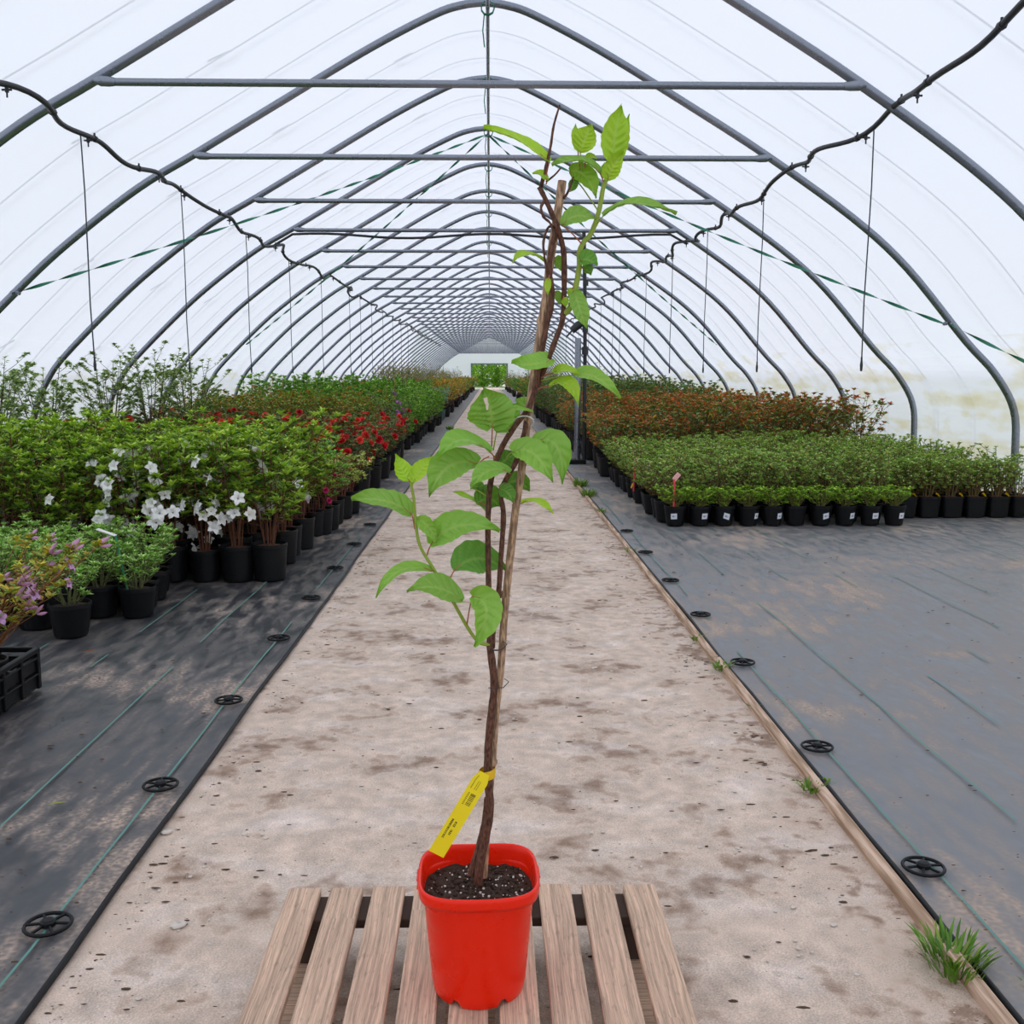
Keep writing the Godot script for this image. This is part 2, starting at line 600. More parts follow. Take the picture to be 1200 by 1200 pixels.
func film_sheet(lo: float, hi: float, sign_: float, material: Material) -> ArrayMesh:
	# one strip of the cover between two heights; sign 0 takes both sides over the ridge
	var halves := []
	for left in [false, true]:
		var half := hoop_profile(left)
		var pts := []
		for i in half.size() - 1:
			var a: Vector2 = half[i]
			var b: Vector2 = half[i + 1]
			var n := maxi(1, int(ceil(a.distance_to(b) / (0.035 if a.y < 2.0 else 0.15))))
			for k in n + (1 if i == half.size() - 2 else 0):
				var p := a.lerp(b, float(k) / n)
				if p.y >= lo - 1e-4 and p.y <= hi + 1e-4:
					pts.append(p)
		halves.append(pts)
	var line := []
	if sign_ == 0.0:
		line = both_sides(halves[0], halves[1])
	else:
		for p in halves[0 if sign_ > 0.0 else 1]:
			line.append(Vector2(p.x * sign_, p.y))
	var nz := FastNoiseLite.new()
	nz.seed = 3
	nz.frequency = 0.9
	var rows := []
	var uvs := []
	var d := BACK_D
	while d < END_D + 0.01:
		var row := []
		var ur := []
		var bay := fposmod(d - FIRST_HOOP, BAY) / BAY
		for i in line.size():
			var p: Vector2 = line[i]
			var a: Vector2 = line[maxi(i - 1, 0)]
			var b: Vector2 = line[mini(i + 1, line.size() - 1)]
			var t := (b - a).normalized()
			var nn := Vector2(t.y, -t.x)
			if nn.dot(p - Vector2(0, 0.5)) < 0.0: nn = -nn
			var off := 0.05 - 0.03 * sin(PI * bay)
			if p.y < 2.2:
				off += 0.02 * nz.get_noise_2d(p.y * 9.0, d * 0.35) * smoothstep_(2.2, 1.4, p.y) * sin(PI * bay)
			row.append(Vector3(MID + p.x + nn.x * off, p.y + nn.y * off, -d))
			ur.append(Vector2(d / 12.0, clampf(p.y / 2.0, 0.0, 1.0)))
		rows.append(row)
		uvs.append(ur)
		d += 0.4
	var mb := MB.new()
	mb.grid(rows, uvs)
	return mb.mesh(material)

func end_wall(d: float, opening: bool, material: Material) -> ArrayMesh:
	var half: Array = hoop_profile()
	var mb := MB.new()
	var z := -d
	var n := Vector3(0, 0, 1)
	var top := func(half: Array, x: float) -> float:
		for i in half.size() - 1:
			if half[i].x >= x and half[i + 1].x <= x and half[i].x > half[i + 1].x:
				return lerpf(half[i].y, half[i + 1].y, (half[i].x - x) / (half[i].x - half[i + 1].x))
		return half[-1].y
	for s in [-1.0, 1.0]:
		half = hoop_profile(s < 0.0)
		var xs := [1.62]
		for p in half:
			if p.x < 5.1 and p.x > 1.62: xs.append(p.x)
		xs.append(5.14 if s > 0.0 else 5.34)
		xs.sort()
		for i in xs.size() - 1:
			var a: float = xs[i]
			var b: float = xs[i + 1]
			mb.face(Vector3(MID + s * a, 0, z), Vector3(MID + s * b, 0, z), Vector3(MID + s * b, top.call(half, b), z), Vector3(MID + s * a, top.call(half, a), z), n)
	var low := 2.26 if opening else 0.0
	for k in 12:
		var a := -1.62 + 3.24 * k / 12.0
		var b := -1.62 + 3.24 * (k + 1) / 12.0
		mb.face(Vector3(MID + a, low, z), Vector3(MID + b, low, z), Vector3(MID + b, top.call(half, absf(b)), z), Vector3(MID + a, top.call(half, absf(a)), z), n)
	return mb.mesh(material)

func ground_strip(x0: float, x1: float, d0: float, d1: float, y: float, wx: float, wd: float, material: Material, bumps: float, step: float) -> ArrayMesh:
	var nz := FastNoiseLite.new()
	nz.seed = 7
	nz.frequency = 0.8
	var rows := []
	var uvs := []
	var d := d0
	while true:
		var row := []
		var ur := []
		var cols := maxi(2, int((x1 - x0) / 0.12)) if d < 12.0 else 4
		cols = maxi(2, int((x1 - x0) / 0.2))
		for i in cols + 1:
			var x := lerpf(x0, x1, float(i) / cols)
			var e := minf(minf(x - x0, x1 - x) * 6.0, 1.0)
			row.append(Vector3(x, y + bumps * nz.get_noise_2d(x * 2.0, d * 2.0) * e, -d))
			ur.append(Vector2(x / wx, d / wd))
		rows.append(row)
		uvs.append(ur)
		if d >= d1: break
		d = minf(d1, d + step * maxf(1.0, d / 6.0))
	var mb := MB.new()
	mb.grid(rows, uvs, [], Vector3.UP)
	return mb.mesh(material)

func build_setting() -> void:
	var mb := MB.new()
	mb.face(Vector3(-160, -0.06, 120), Vector3(160, -0.06, 120), Vector3(160, -0.06, -260), Vector3(-160, -0.06, -260), Vector3.UP)
	struct("ground", mb.mesh(M.outside_ground), "pale grassy ground outside the tunnel, seen through the far opening", "ground")
	struct("path", ground_strip(PATH_L - 0.12, PATH_R + 0.02, BACK_D, END_D + 14.0, 0.0, 2.0, 4.0, M.path_dirt, 0.012, 0.25), "pale trodden dirt path running down the middle of the tunnel", "path")
	for s in [-1, 1]:
		var side: String = "left" if s < 0 else "right"
		var x0 := MID - 5.45 if s < 0 else PATH_R + 0.03
		var x1 := PATH_L if s < 0 else MID + 5.25
		var o := struct("floor" if s < 0 else "floor_001", ground_strip(x0, x1, BACK_D, END_D, 0.014, 4.2, 8.4, M["ground_cover_" + side], 0.008, 0.3), ("dusty black woven ground cover under the flowering shrubs and crate" if s < 0 else "dusty grey-black woven ground cover in front of the labelled pots"), "ground cover")
		# rolled edge of the fabric along the path
		var xe: float = PATH_L if s < 0 else PATH_R + 0.03
		var e := MB.new()
		var pts := []
		var nz := FastNoiseLite.new()
		nz.seed = 9 + s
		nz.frequency = 0.5
		var d := 0.0
		while d < 60.0:
			pts.append(Vector3(xe + nz.get_noise_1d(d * 2.0) * 0.012, 0.012, -d))
			d += 0.3
		e.tube(pts, 0.008, 6)
		part("rolled_edge", e.mesh(M.black_plastic), o)
		for k in 10:
			var x: float = xe + s * (0.09 if k == 0 else 0.09 + 0.35 * k)
			if absf(x) > 5.0: continue
			var g := MB.new()
			var rows := []
			d = 0.5
			while d < 34.0:
				var wv := nz.get_noise_1d(d * 1.3 + k * 40.0) * 0.012
				var y := 0.0225
				if nz.get_noise_1d(d * 2.2 + k * 77.0) < (0.3 if k < 2 else -0.02):
					rows.append([Vector3(x + wv - 0.0032, y, -d), Vector3(x + wv + 0.0032, y, -d)])
				elif rows.size() > 1:
					g.grid(rows, [], [], Vector3.UP)
					rows = []
				else:
					rows = []
				d += 0.2
			if rows.size() > 1: g.grid(rows, [], [], Vector3.UP)
			if g.v.is_empty(): continue
			part("guide_line", g.mesh(M.guide_line), o, "", "thin green line woven into the fabric")
	# timber along the right edge of the path, lying in lengths end to end
	for k in 14:
		var b := MB.new()
		var l := 3.6
		b.box(Vector3(0.032, 0.05, l - 0.02), Transform3D(Basis(Vector3.UP, rng.randf_range(-0.004, 0.004)), Vector3.ZERO), 0.004)
		var o := single("edging_board", b.mesh(M.edging_wood), ("narrow timber edging board beside the path, nearest length by the big grass tuft" if k == 0 else "narrow timber edging board beside the path, %s length counted from the camera" % ordinal(k)), "board", Vector3(PATH_R + 0.0, 0.001, -(l * k + 2.6)), 0.0, "timber edging of the path")
	# the cover
	struct("wall_left", film_sheet(-0.1, 1.62, -1.0, M.film_left), "milky white plastic film side wall behind the flowering shrubs", "film wall")
	struct("wall_right", film_sheet(-0.1, 1.62, 1.0, M.film_stained), "milky plastic film side wall with yellow algae stains, behind the rose pots", "film wall")
	struct("ceiling", film_sheet(1.6, 9.0, 0.0, M.film), "milky white plastic film stretched over the steel hoops", "film roof")
	struct("wall_back", end_wall(END_D, true, M.film), "white film end wall with the open doorway at the far end", "film wall")
	struct("wall_front", end_wall(BACK_D, false, M.film), "white film end wall behind the camera", "film wall")
	# the doorway frame at the far end
	var f := MB.new()
	for s in [-1.0, 1.0]:
		f.box(Vector3(0.12, 2.3, 0.12), Transform3D(Basis(), Vector3(MID + s * 1.62, 1.15, -END_D)), 0.01)
	f.box(Vector3(3.36, 0.12, 0.12), Transform3D(Basis(), Vector3(MID, 2.3, -END_D)), 0.01)
	struct("door_1", f.mesh(M.steel), "open doorway frame at the far end of the tunnel", "doorway")

func build_frame() -> void:
	var line := both_sides(hoop_profile(), hoop_profile(true))
	var pts := []
	for p in line:
		pts.append(Vector3(MID + p.x, p.y, 0))
	var mb := MB.new()
	mb.tube(pts, 0.036, 12)
	var hoop := mb.mesh(M.steel)
	mb = MB.new()
	mb.tube([Vector3(-2.55, 3.25, 0.06), Vector3(2.46, 3.25, 0.06)], 0.026, 10)
	var bar := mb.mesh(M.steel)
	var brackets := []
	for s in [-1.0, 1.0]:
		mb = MB.new()
		var a := Vector3(-2.55 if s < 0 else 2.46, 3.25, 0.06)
		var b := Vector3(MID + s * 2.66, 3.262, 0.05)
		# flattened pipe end with its bolt, and the clamp round the hoop
		mb.tube([a, a.lerp(b, 0.3), a.lerp(b, 0.7), b], [0.026, 0.034, 0.036, 0.02], 8)
		mb.tube([b + Vector3(-s * 0.045, -0.005, 0.04), b + Vector3(-s * 0.045, -0.005, -0.03)], 0.013, 6)
		brackets.append(mb.mesh(M.steel))
	mb = MB.new()
	mb.tube([Vector3(-0.03, 0, 0.1), Vector3(0, 0, 0)], 0.012, 6)
	mb.tube([Vector3(-0.05, 0, 0.02), Vector3(-0.05, 0, -0.02)], 0.02, 6)
	var clamp_mesh := mb.mesh(M.steel)
	var count := int((END_D - FIRST_HOOP) / BAY)
	for k in range(-2, count + 1):
		var d := FIRST_HOOP + BAY * k
		var lab := "galvanised steel hoop with crossbar far down the tunnel"
		if k < 0: lab = "galvanised steel hoop overhead, %s one behind the first in view" % ordinal(-1 - k)
		else: lab = "%s galvanised steel hoop with a crossbar, counted from the front down the tunnel" % ordinal(k)
		var t := thing("tunnel_hoop", lab, "hoop", Vector3(0, 0, -d), 0.0, "steel hoops of the tunnel")
		part("hoop_pipe", hoop, t)
		var cb := part("crossbar", bar, t)
		for m in brackets:
			part("bracket", m, cb)
		if k == 1:
			for s in [-1.0, 1.0]:
				var c := part("strap_clamp", clamp_mesh, t)
				c.position = Vector3(MID + s * (4.43 if s > 0.0 else 4.4), 1.75 if s > 0.0 else 2.02, 0.03)
				c.scale.x = s
	# ridge pipe with green ties
	mb = MB.new()
	mb.tube([Vector3(MID + 0.03, 4.555, -BACK_D), Vector3(MID + 0.03, 4.555, -END_D)], 0.019, 10)
	var ridge := single("ridge_pipe", mb.mesh(M.steel), "long steel pipe running under the ridge of all hoops", "pipe")
	mb = MB.new()
	for k in 5:
		var loop := []
		for j in 9:
			var a := TAU * j / 9.0
			loop.append(Vector3(cos(a) * 0.06, sin(a) * 0.06, 0.008 * k))
		mb.tube(loop, 0.006, 5, Color.WHITE, false, true)
	mb.tube([Vector3(-0.03, -0.05, 0.02), Vector3(-0.045, -0.2, 0.03), Vector3(-0.03, -0.34, 0.02)], 0.006, 5)
	var tie := mb.mesh(M.strap_green)
	for k in range(0, 9):
		part("tie", tie, ridge, "", "green twine tie").position = Vector3(MID + 0.03, 4.57, -(FIRST_HOOP + BAY * k))
	# twisted tension straps from the ridge down to the hoops
	var dir := [[-1.0, FIRST_HOOP + BAY, 2.04, 4.34, FIRST_HOOP + 3 * BAY, 17.0], [1.0, FIRST_HOOP + BAY, 1.74, 4.41, FIRST_HOOP + 3 * BAY, 17.0], [-1.0, FIRST_HOOP + 5 * BAY, 1.83, 4.5, FIRST_HOOP + 3 * BAY, 19.0], [1.0, FIRST_HOOP + 5 * BAY, 1.83, 4.32, FIRST_HOOP + 3 * BAY, 19.0], [1.0, 7.0, 0.9, 4.98, FIRST_HOOP + BAY, 4.0]]
	var labs := ["twisted green strap from the ridge down to the second hoop, left of the plant", "twisted green strap from the ridge down to the second hoop, right of the plant", "twisted strap from the ridge to a farther hoop, left of the plant", "twisted strap from the ridge to a farther hoop, right of the plant", "green strap stretched forward from the second hoop low on the right wall"]
	for k in 5:
		var q: Array = dir[k]
		var a := Vector3(MID + q[0] * q[3], q[2], -q[1])
		var b := Vector3(MID + 0.02, 4.55, -q[4])
		if k == 4: b = Vector3(MID + 4.43, 1.75, -q[4])
		var rows := []
		var n := 260
		var t := (b - a).normalized()
		var sd := t.cross(Vector3.UP).normalized()
		var up := sd.cross(t)
		for i in n + 1:
			var f := float(i) / n
			var ang: float = f * TAU * q[5] * 0.5 + sin(f * 9.0) * 0.6
			var w := (sd * cos(ang) + up * sin(ang)) * 0.015
			var p := a.lerp(b, f) + Vector3(0, -0.06 * sin(PI * f), 0)
			rows.append([p - w, p + w])
		mb = MB.new()
		mb.grid(rows)
		single("tension_strap", mb.mesh(M.strap_green), labs[k], "strap", Vector3.ZERO, 0.0, "twisted straps of the tunnel")
		M.strap_green.cull_mode = BaseMaterial3D.CULL_DISABLED
	# cords laid over the outside of the film, seen faintly through it
	var cord_pts := []
	for i in line.size():
		var p: Vector2 = line[i]
		var a: Vector2 = line[maxi(i - 1, 0)]
		var b: Vector2 = line[mini(i + 1, line.size() - 1)]
		var t := (b - a).normalized()
		var nn := Vector2(-t.y, t.x)
		cord_pts.append(Vector3(MID + p.x + nn.x * 0.075, p.y + nn.y * 0.075, 0))
	mb = MB.new()
	mb.tube(cord_pts, 0.006, 6)
	var cord := mb.mesh(M.cord)
	mb = MB.new()
	mb.tube([Vector3(-0.1, 0.01, 0.08), Vector3(0, 0.012, 0), Vector3(0.1, 0.01, -0.08)], 0.008, 5)
	var hook := mb.mesh(M.hose)
	for k in range(-1, 12):
		for j in 2:
			var d: float = FIRST_HOOP + BAY * k - [0.5, 1.4][j]
			var co := thing("cover_cord", "thin grey cord seen faintly through the film roof, %s from the front" % ordinal(2 * (k + 1) + (1 - j)), "cord", Vector3(0, 0, -d), 0.0, "cords over the film roof")
			part("rope", cord, co)
			if j == 0: continue
			for q in [12, 20, 27, 36, 44, 52]:
				if q >= cord_pts.size(): continue
				var hk := part("hook", hook, co)
				hk.position = cord_pts[q]
				hk.rotation = Vector3(0, 0, (0.7 if cord_pts[q].x < 0.0 else -0.7))

func build_hoses() -> void:
	var nz := FastNoiseLite.new()
	nz.seed = 17
	nz.frequency = 0.35
	nz.fractal_type = FastNoiseLite.FRACTAL_NONE
	var mb := MB.new()
	mb.tube([Vector3(0, 0, 0), Vector3(0, -0.03, 0)], 0.012, 6)
	mb.tube([Vector3(-0.03, -0.015, 0), Vector3(0.03, -0.015, 0)], 0.007, 5)
	mb.tube([Vector3(0, -0.03, 0), Vector3(0, -0.06, 0)], 0.006, 5)
	var nozzle := mb.mesh(M.hose)
	mb = MB.new()
	mb.tube([Vector3(0, 0, -0.018), Vector3(0, 0, 0.018)], 0.025, 8)
	mb.tube([Vector3(0, 0.015, 0), Vector3(0, 0.042, 0)], 0.008, 5)
	var clip := mb.mesh(M.hose)
	mb = MB.new()
	mb.lathe([Vector2(0.0, -0.08), Vector2(0.009, -0.075), Vector2(0.012, -0.03), Vector2(0.008, 0.0), Vector2(0.007, 0.03), Vector2(0.0, 0.03)], 8)
	var weight := mb.mesh(M.hose)
	for s in [-1.0, 1.0]:
		var x0: float = -2.95 if s < 0 else 2.75
		var y0: float = 3.05 if s < 0 else 3.11
		var place := func(d: float) -> Vector3:
			var bay := fposmod(d - FIRST_HOOP, BAY) / BAY
			var sag := 0.5 - 0.5 * cos(TAU * bay)
			return Vector3(x0 - s * 0.05 * sag + nz.get_noise_1d(d * 1.9 + s * 90.0) * 0.14, y0 - 0.01 - 0.07 * sag + nz.get_noise_1d(d * 2.4 + s * 40.0 + 300.0) * 0.055, -d)
		var pts := []
		var d := 4.2
		while d < 62.0:
			pts.append(place.call(d))
			d += 0.1 if d < 42.0 else 0.3
		mb = MB.new()
		mb.tube(pts, 0.0195, 8)
		var side: String = "left" if s < 0 else "right"
		var t := thing("irrigation_hose", "wavy black irrigation hose hung along the hoops, %s of the hanging crossbars" % side, "hose", Vector3.ZERO, 0.0, "irrigation hoses")
		part("pipe", mb.mesh(M.hose), t)
		d = 5.6
		while d < 24.0:
			var c := part("clip", clip, t)
			c.position = place.call(d)
			d += 0.8
		d = 6.6
		while d < 24.0:
			var c := part("nozzle", nozzle, t)
			c.position = place.call(d) - Vector3(0, 0.018, 0)
			d += 1.3
		for k in 12:
			var dd := 7.8 + 2.6 * k
			var top: Vector3 = place.call(dd)
			mb = MB.new()
			var low := Vector3(top.x - s * 0.015, 1.37, top.z)
			mb.tube([top, top.lerp(low, 0.25) + Vector3(0.005, 0, 0), top.lerp(low, 0.5), top.lerp(low, 0.75) + Vector3(-0.006, 0, 0), low], 0.0055 if k < 4 else 0.005, 5)
			var lab := "%s thin dropper line hanging from the %s irrigation hose, counted from the front" % [ordinal(k), side]
			var o := thing("dropper_line", lab, "dropper line", Vector3.ZERO, 0.0, "dropper lines on the %s hose" % side)
			part("line", mb.mesh(M.wire_line), o)
			part("weight", weight, o).position = low
	# feed pipe with its valve, clamped to a steel post, and the hose along the fourth crossbar
	var base := Vector3(1.24, 0, -(FIRST_HOOP + 3 * BAY) + 0.1)
	var t := thing("feed_post", "galvanised steel post standing at the edge of the ground cover, right of the path", "post", base)
	mb = MB.new()
	mb.tube([Vector3(0, 0, 0), Vector3(0, 1.78, 0)], 0.045, 12)
	part("pole", mb.mesh(M.steel), t)
	mb = MB.new()
	mb.box(Vector3(0.24, 0.06, 0.24), Transform3D(Basis(), Vector3(0, 0.045, 0)), 0.01)
	part("foot", mb.mesh(M.black_plastic), t)
	t = thing("feed_pipe", "black vertical water pipe with a valve beside the steel post", "pipe", base + Vector3(0.1, 0, 0))
	mb = MB.new()
	mb.tube([Vector3(0, 0.02, 0), Vector3(0, 1.6, 0), Vector3(-0.01, 2.4, 0), Vector3(-0.03, 3.22, 0)], 0.027, 10)
	part("pipe", mb.mesh(M.hose), t)
	mb = MB.new()
	mb.tube([Vector3(0, 1.55, 0), Vector3(0, 1.66, 0)], 0.045, 10)
	mb.tube([Vector3(0, 1.86, 0), Vector3(0, 1.95, 0)], 0.042, 10)
	mb.tube([Vector3(0, 2.5, 0), Vector3(0, 2.58, 0)], 0.04, 10)
	part("coupling", mb.mesh(M.hose), t)
	mb = MB.new()
	mb.tube([Vector3(0, 2.02, 0), Vector3(-0.1, 1.96, 0), Vector3(-0.19, 1.88, 0)], [0.035, 0.06, 0.05], 10)
	mb.tube([Vector3(-0.17, 1.9, 0), Vector3(-0.26, 1.8, 0)], 0.014, 6)
	part("valve", mb.mesh(M.hose), t)
	var pts2 := []
	for i in 25:
		var f := i / 24.0
		pts2.append(Vector3(lerpf(-2.95, 2.75, f), 3.17 + 0.03 * sin(f * 15.0) - (0.12 if i == 0 or i == 24 else 0.0), -(FIRST_HOOP + 3 * BAY) + 0.1))
	mb = MB.new()
	mb.tube(pts2, 0.017, 8)
	single("cross_hose", mb.mesh(M.hose), "black hose tied under the fourth crossbar, linking both irrigation hoses", "hose")

# ------------------------------------------------------------------ pallet, red pot and climbing plant
func build_pallet() -> void:
	var t := thing("pallet", "weathered wooden slatted pallet on the dirt path under the red pot", "pallet", Vector3(-0.042, 0, -1.535))
	var l := 1.2
	for i in 9:
		var mb := MB.new()
		var h := Vector3(0.07, 0.02, l)
		var x := -0.4 + 0.035 + 0.0913 * i
		mb.box(h, Transform3D(Basis(), Vector3.ZERO), 0.0025)
		# grain runs along the board: own texture offset
		for k in mb.uv.size():
			var p := mb.v[k]
			mb.uv[k] = Vector2(p.x + 0.31 * i, p.z + 0.47 * i)
		var o := part("board", mb.mesh(M.pallet_wood), t)
		o.position = Vector3(x, 0.134, rng.randf_range(-0.006, 0.006))
		o.rotation.y = rng.randf_range(-0.006, 0.006)
	for i in 3:
		var z := [-0.545, 0.0, 0.545][i] as float
		var mb := MB.new()
		mb.box(Vector3(0.8, 0.02, 0.1), Transform3D(), 0.002)
		for k in mb.uv.size():
			mb.uv[k] = Vector2(mb.v[k].z, mb.v[k].x + i)
		part("stringer", mb.mesh(M.shaded_wood), t).position = Vector3(0, 0.1138, z)
		for j in 3:
			mb = MB.new()
			mb.box(Vector3(0.1, 0.078, 0.1), Transform3D(), 0.003)
			part("block", mb.mesh(M.shaded_wood), t).position = Vector3(-0.35 + 0.35 * j, 0.0645, z)
	for j in 3:
		var mb := MB.new()
		mb.box(Vector3(0.1, 0.02, l), Transform3D(), 0.002)
		part("skid", mb.mesh(M.pallet_wood), t).position = Vector3(-0.35 + 0.35 * j, 0.0155, 0)

func squircle(r: float, ang: float, p: float) -> Vector2:
	var e := Vector2(cos(ang), sin(ang))
	return e * r / pow(pow(absf(e.x), p) + pow(absf(e.y), p), 1.0 / p)

func build_red_pot() -> Vector3:
	var pos := seen(561.0, 1100.0, 1.765)
	pos.y = 0.1445
	var t := thing("plant_pot", "glossy red square-rimmed plastic pot standing on the wooden pallet", "pot", pos, 0.03)
	var top := 0.222
	var n := 64
	var prof := []   # (radius, height, squareness): outside up, over the rim, inside down
	prof = [[0.079, 0.0, 2.0], [0.083, 0.002, 2.0], [0.0862, 0.02, 2.1], [0.0915, 0.08, 2.2], [0.097, 0.15, 2.5], [0.1, 0.19, 3.0], [0.1015, 0.199, 3.3], [0.108, 0.2, 3.6], [0.1095, 0.206, 3.6], [0.11, 0.216, 3.6], [0.1085, 0.222, 3.6], [0.1055, 0.223, 3.6], [0.103, 0.22, 3.6], [0.101, 0.21, 3.4], [0.099, 0.18, 3.2], [0.092, 0.12, 2.4]]
	var mb := MB.new()
	var rows := []
	for q in prof:
		var row := []
		for k in n + 1:
			var a := TAU * k / n
			var e := squircle(q[0], a, q[2])
			var y: float = q[1]
			# the rim dips gently in the middle of each side, and drain notches are cut at the foot
			if y > 0.19:
				y -= 0.0015 * (0.5 + 0.5 * cos(4.0 * a)) * (y - 0.19) / 0.032
			if y < 0.012 and absf(fposmod(a + PI / 6.0, PI / 3.0) - PI / 6.0) < 0.13:
				y = 0.012
			row.append(Vector3(e.x, y, e.y))
		rows.append(row)
	mb.grid(rows)
	# outward normals outside
	part("shell", mb.mesh(M.red_plastic), t)
	mb = MB.new()
	mb.lathe([Vector2(0.0, 0.013), Vector2(0.083, 0.013)], 24)
	part("base", mb.mesh(M.red_plastic), t)
	for s in [-1.0, 1.0]:
		mb = MB.new()
		for j in 3:
			mb.box(Vector3(0.004, 0.012, 0.006), Transform3D(Basis(), Vector3(0, 0, -0.013 + 0.013 * j)), 0.001)
		mb.box(Vector3(0.005, 0.004, 0.042), Transform3D(Basis(), Vector3(0, 0.008, 0)), 0.001)
		mb.box(Vector3(0.005, 0.004, 0.042), Transform3D(Basis(), Vector3(0, -0.008, 0)), 0.001)
		part("handle_slot", mb.mesh(M.red_plastic), t).position = Vector3(s * 0.1095, 0.205, -0.004)
	# compost with perlite
	mb = MB.new()
	var nz := FastNoiseLite.new()
	nz.seed = 23
	nz.frequency = 9.0
	rows = []
	for j in 26:
		var row := []
		for k in 49:
			var a := TAU * k / 48.0
			var e := squircle(0.0992 * j / 25.0, a, lerpf(2.0, 3.2, j / 25.0))
			row.append(Vector3(e.x, 0.183 + nz.get_noise_2d(e.x * 4.0, e.y * 4.0) * 0.007 + nz.get_noise_2d(e.x * 16.0, e.y * 16.0 + 9.0) * 0.004 - 0.00 * j, e.y))
		rows.append(row)
	mb.grid(rows, [], [], Vector3.UP)
	part("compost", mb.mesh(M.soil), t)
	var crumbs := MB.new()
	var white := MB.new()
	for i in 420:
		var e := squircle(0.094 * sqrt(rng.randf()), rng.randf() * TAU, 3.0)
		var y := 0.186 + nz.get_noise_2d(e.x * 4.0, e.y * 4.0) * 0.007
		var s := 0.0018 + 0.0042 * pow(rng.randf(), 1.6)
		var b := Basis.from_euler(Vector3(rng.randf() * 6.0, rng.randf() * 6.0, 0)).scaled(Vector3(1, rng.randf_range(0.5, 1), rng.randf_range(0.6, 1.3)))
		if i < 130: white.box(Vector3.ONE * s * 0.8, Transform3D(b, Vector3(e.x, y, e.y)), s * 0.22)
		else: crumbs.box(Vector3.ONE * s * 1.7, Transform3D(b, Vector3(e.x, y - 0.002, e.y)), s * 0.4)
	part("perlite", white.mesh(M.perlite), t, "stuff", "white perlite grains in the compost")
	part("compost_crumbs", crumbs.mesh(M.soil), t, "stuff")
	return pos

func big_leaf(b: Vector3, m: Vector3, t: Vector3, half: float, hint: Vector3, col: Color, fold: float, seed_: int) -> ArrayMesh:
	var r := RandomNumberGenerator.new()
	r.seed = seed_
	var nl := 46
	var nw := 13
	var rows := []
	var cols := []
	var pale := col.lerp(lin(186, 206, 120), 0.4)
	var ph := r.randf() * 6.0
	for i in nl + 1:
		var f := float(i) / nl
		var p := b.lerp(m, f).lerp(m.lerp(t, f), f)
		var tan := (m.lerp(t, f) - b.lerp(m, f)).normalized()
		var side := tan.cross(hint).normalized()
		var nn := side.cross(tan).normalized()
		var w := half * pow(sin(PI * pow(f * 0.985 + 0.01, 0.78)), 0.72) * (1.0 - 0.5 * smoothstep_(0.72, 1.0, f)) * (1.0 + 0.03 * sin(f * 40.0 + ph))
		var row := []
		var rc := []
		for j in nw:
			var s := (j - (nw - 1) / 2.0) / ((nw - 1) / 2.0)
			var a := absf(s)
			var vein := sin((f * 7.0 - a * 1.3) * TAU)
			var off := fold * half * a * a * 0.7 + half * 0.085 * vein * minf(a * 4.0, 1.0) * (1.15 - a) + half * 0.15 * sin(f * 8.0 + ph + s * 1.3) * a
			row.append(p + side * w * s + nn * off)
			var k := clampf((-vein - 0.55) * 1.3, 0.0, 0.5) if j != (nw - 1) / 2 else 0.9
			rc.append(col.lerp(pale, k))
		rows.append(row)
		cols.append(rc)
	var mb := MB.new()
	mb.grid(rows, [], cols)
	return mb.mesh(M.leaf)

func px(u: float, v: float, off: float = 0.0) -> Vector3:
	return seen(u, v, 1.77 + off)

func stem(t: Node3D, called: String, pts: Array, r0: float, r1: float, material: Material, knots: float = 0.0, origin: Vector3 = Vector3.ZERO) -> MeshInstance3D:
	var p := []
	for q in pts:
		p.append(px(q[0], q[1], q[2] if q.size() > 2 else 0.0) - origin)
	p = smooth(p, 6)
	var rr := []
	for i in p.size():
		rr.append(lerpf(r0, r1, float(i) / (p.size() - 1)) * (1.0 + knots * (0.6 * sin(i * 1.7) + 0.4 * sin(i * 0.61))))
	var mb := MB.new()
	mb.tube(p, rr, 9)
	return part(called, mb.mesh(material), t)

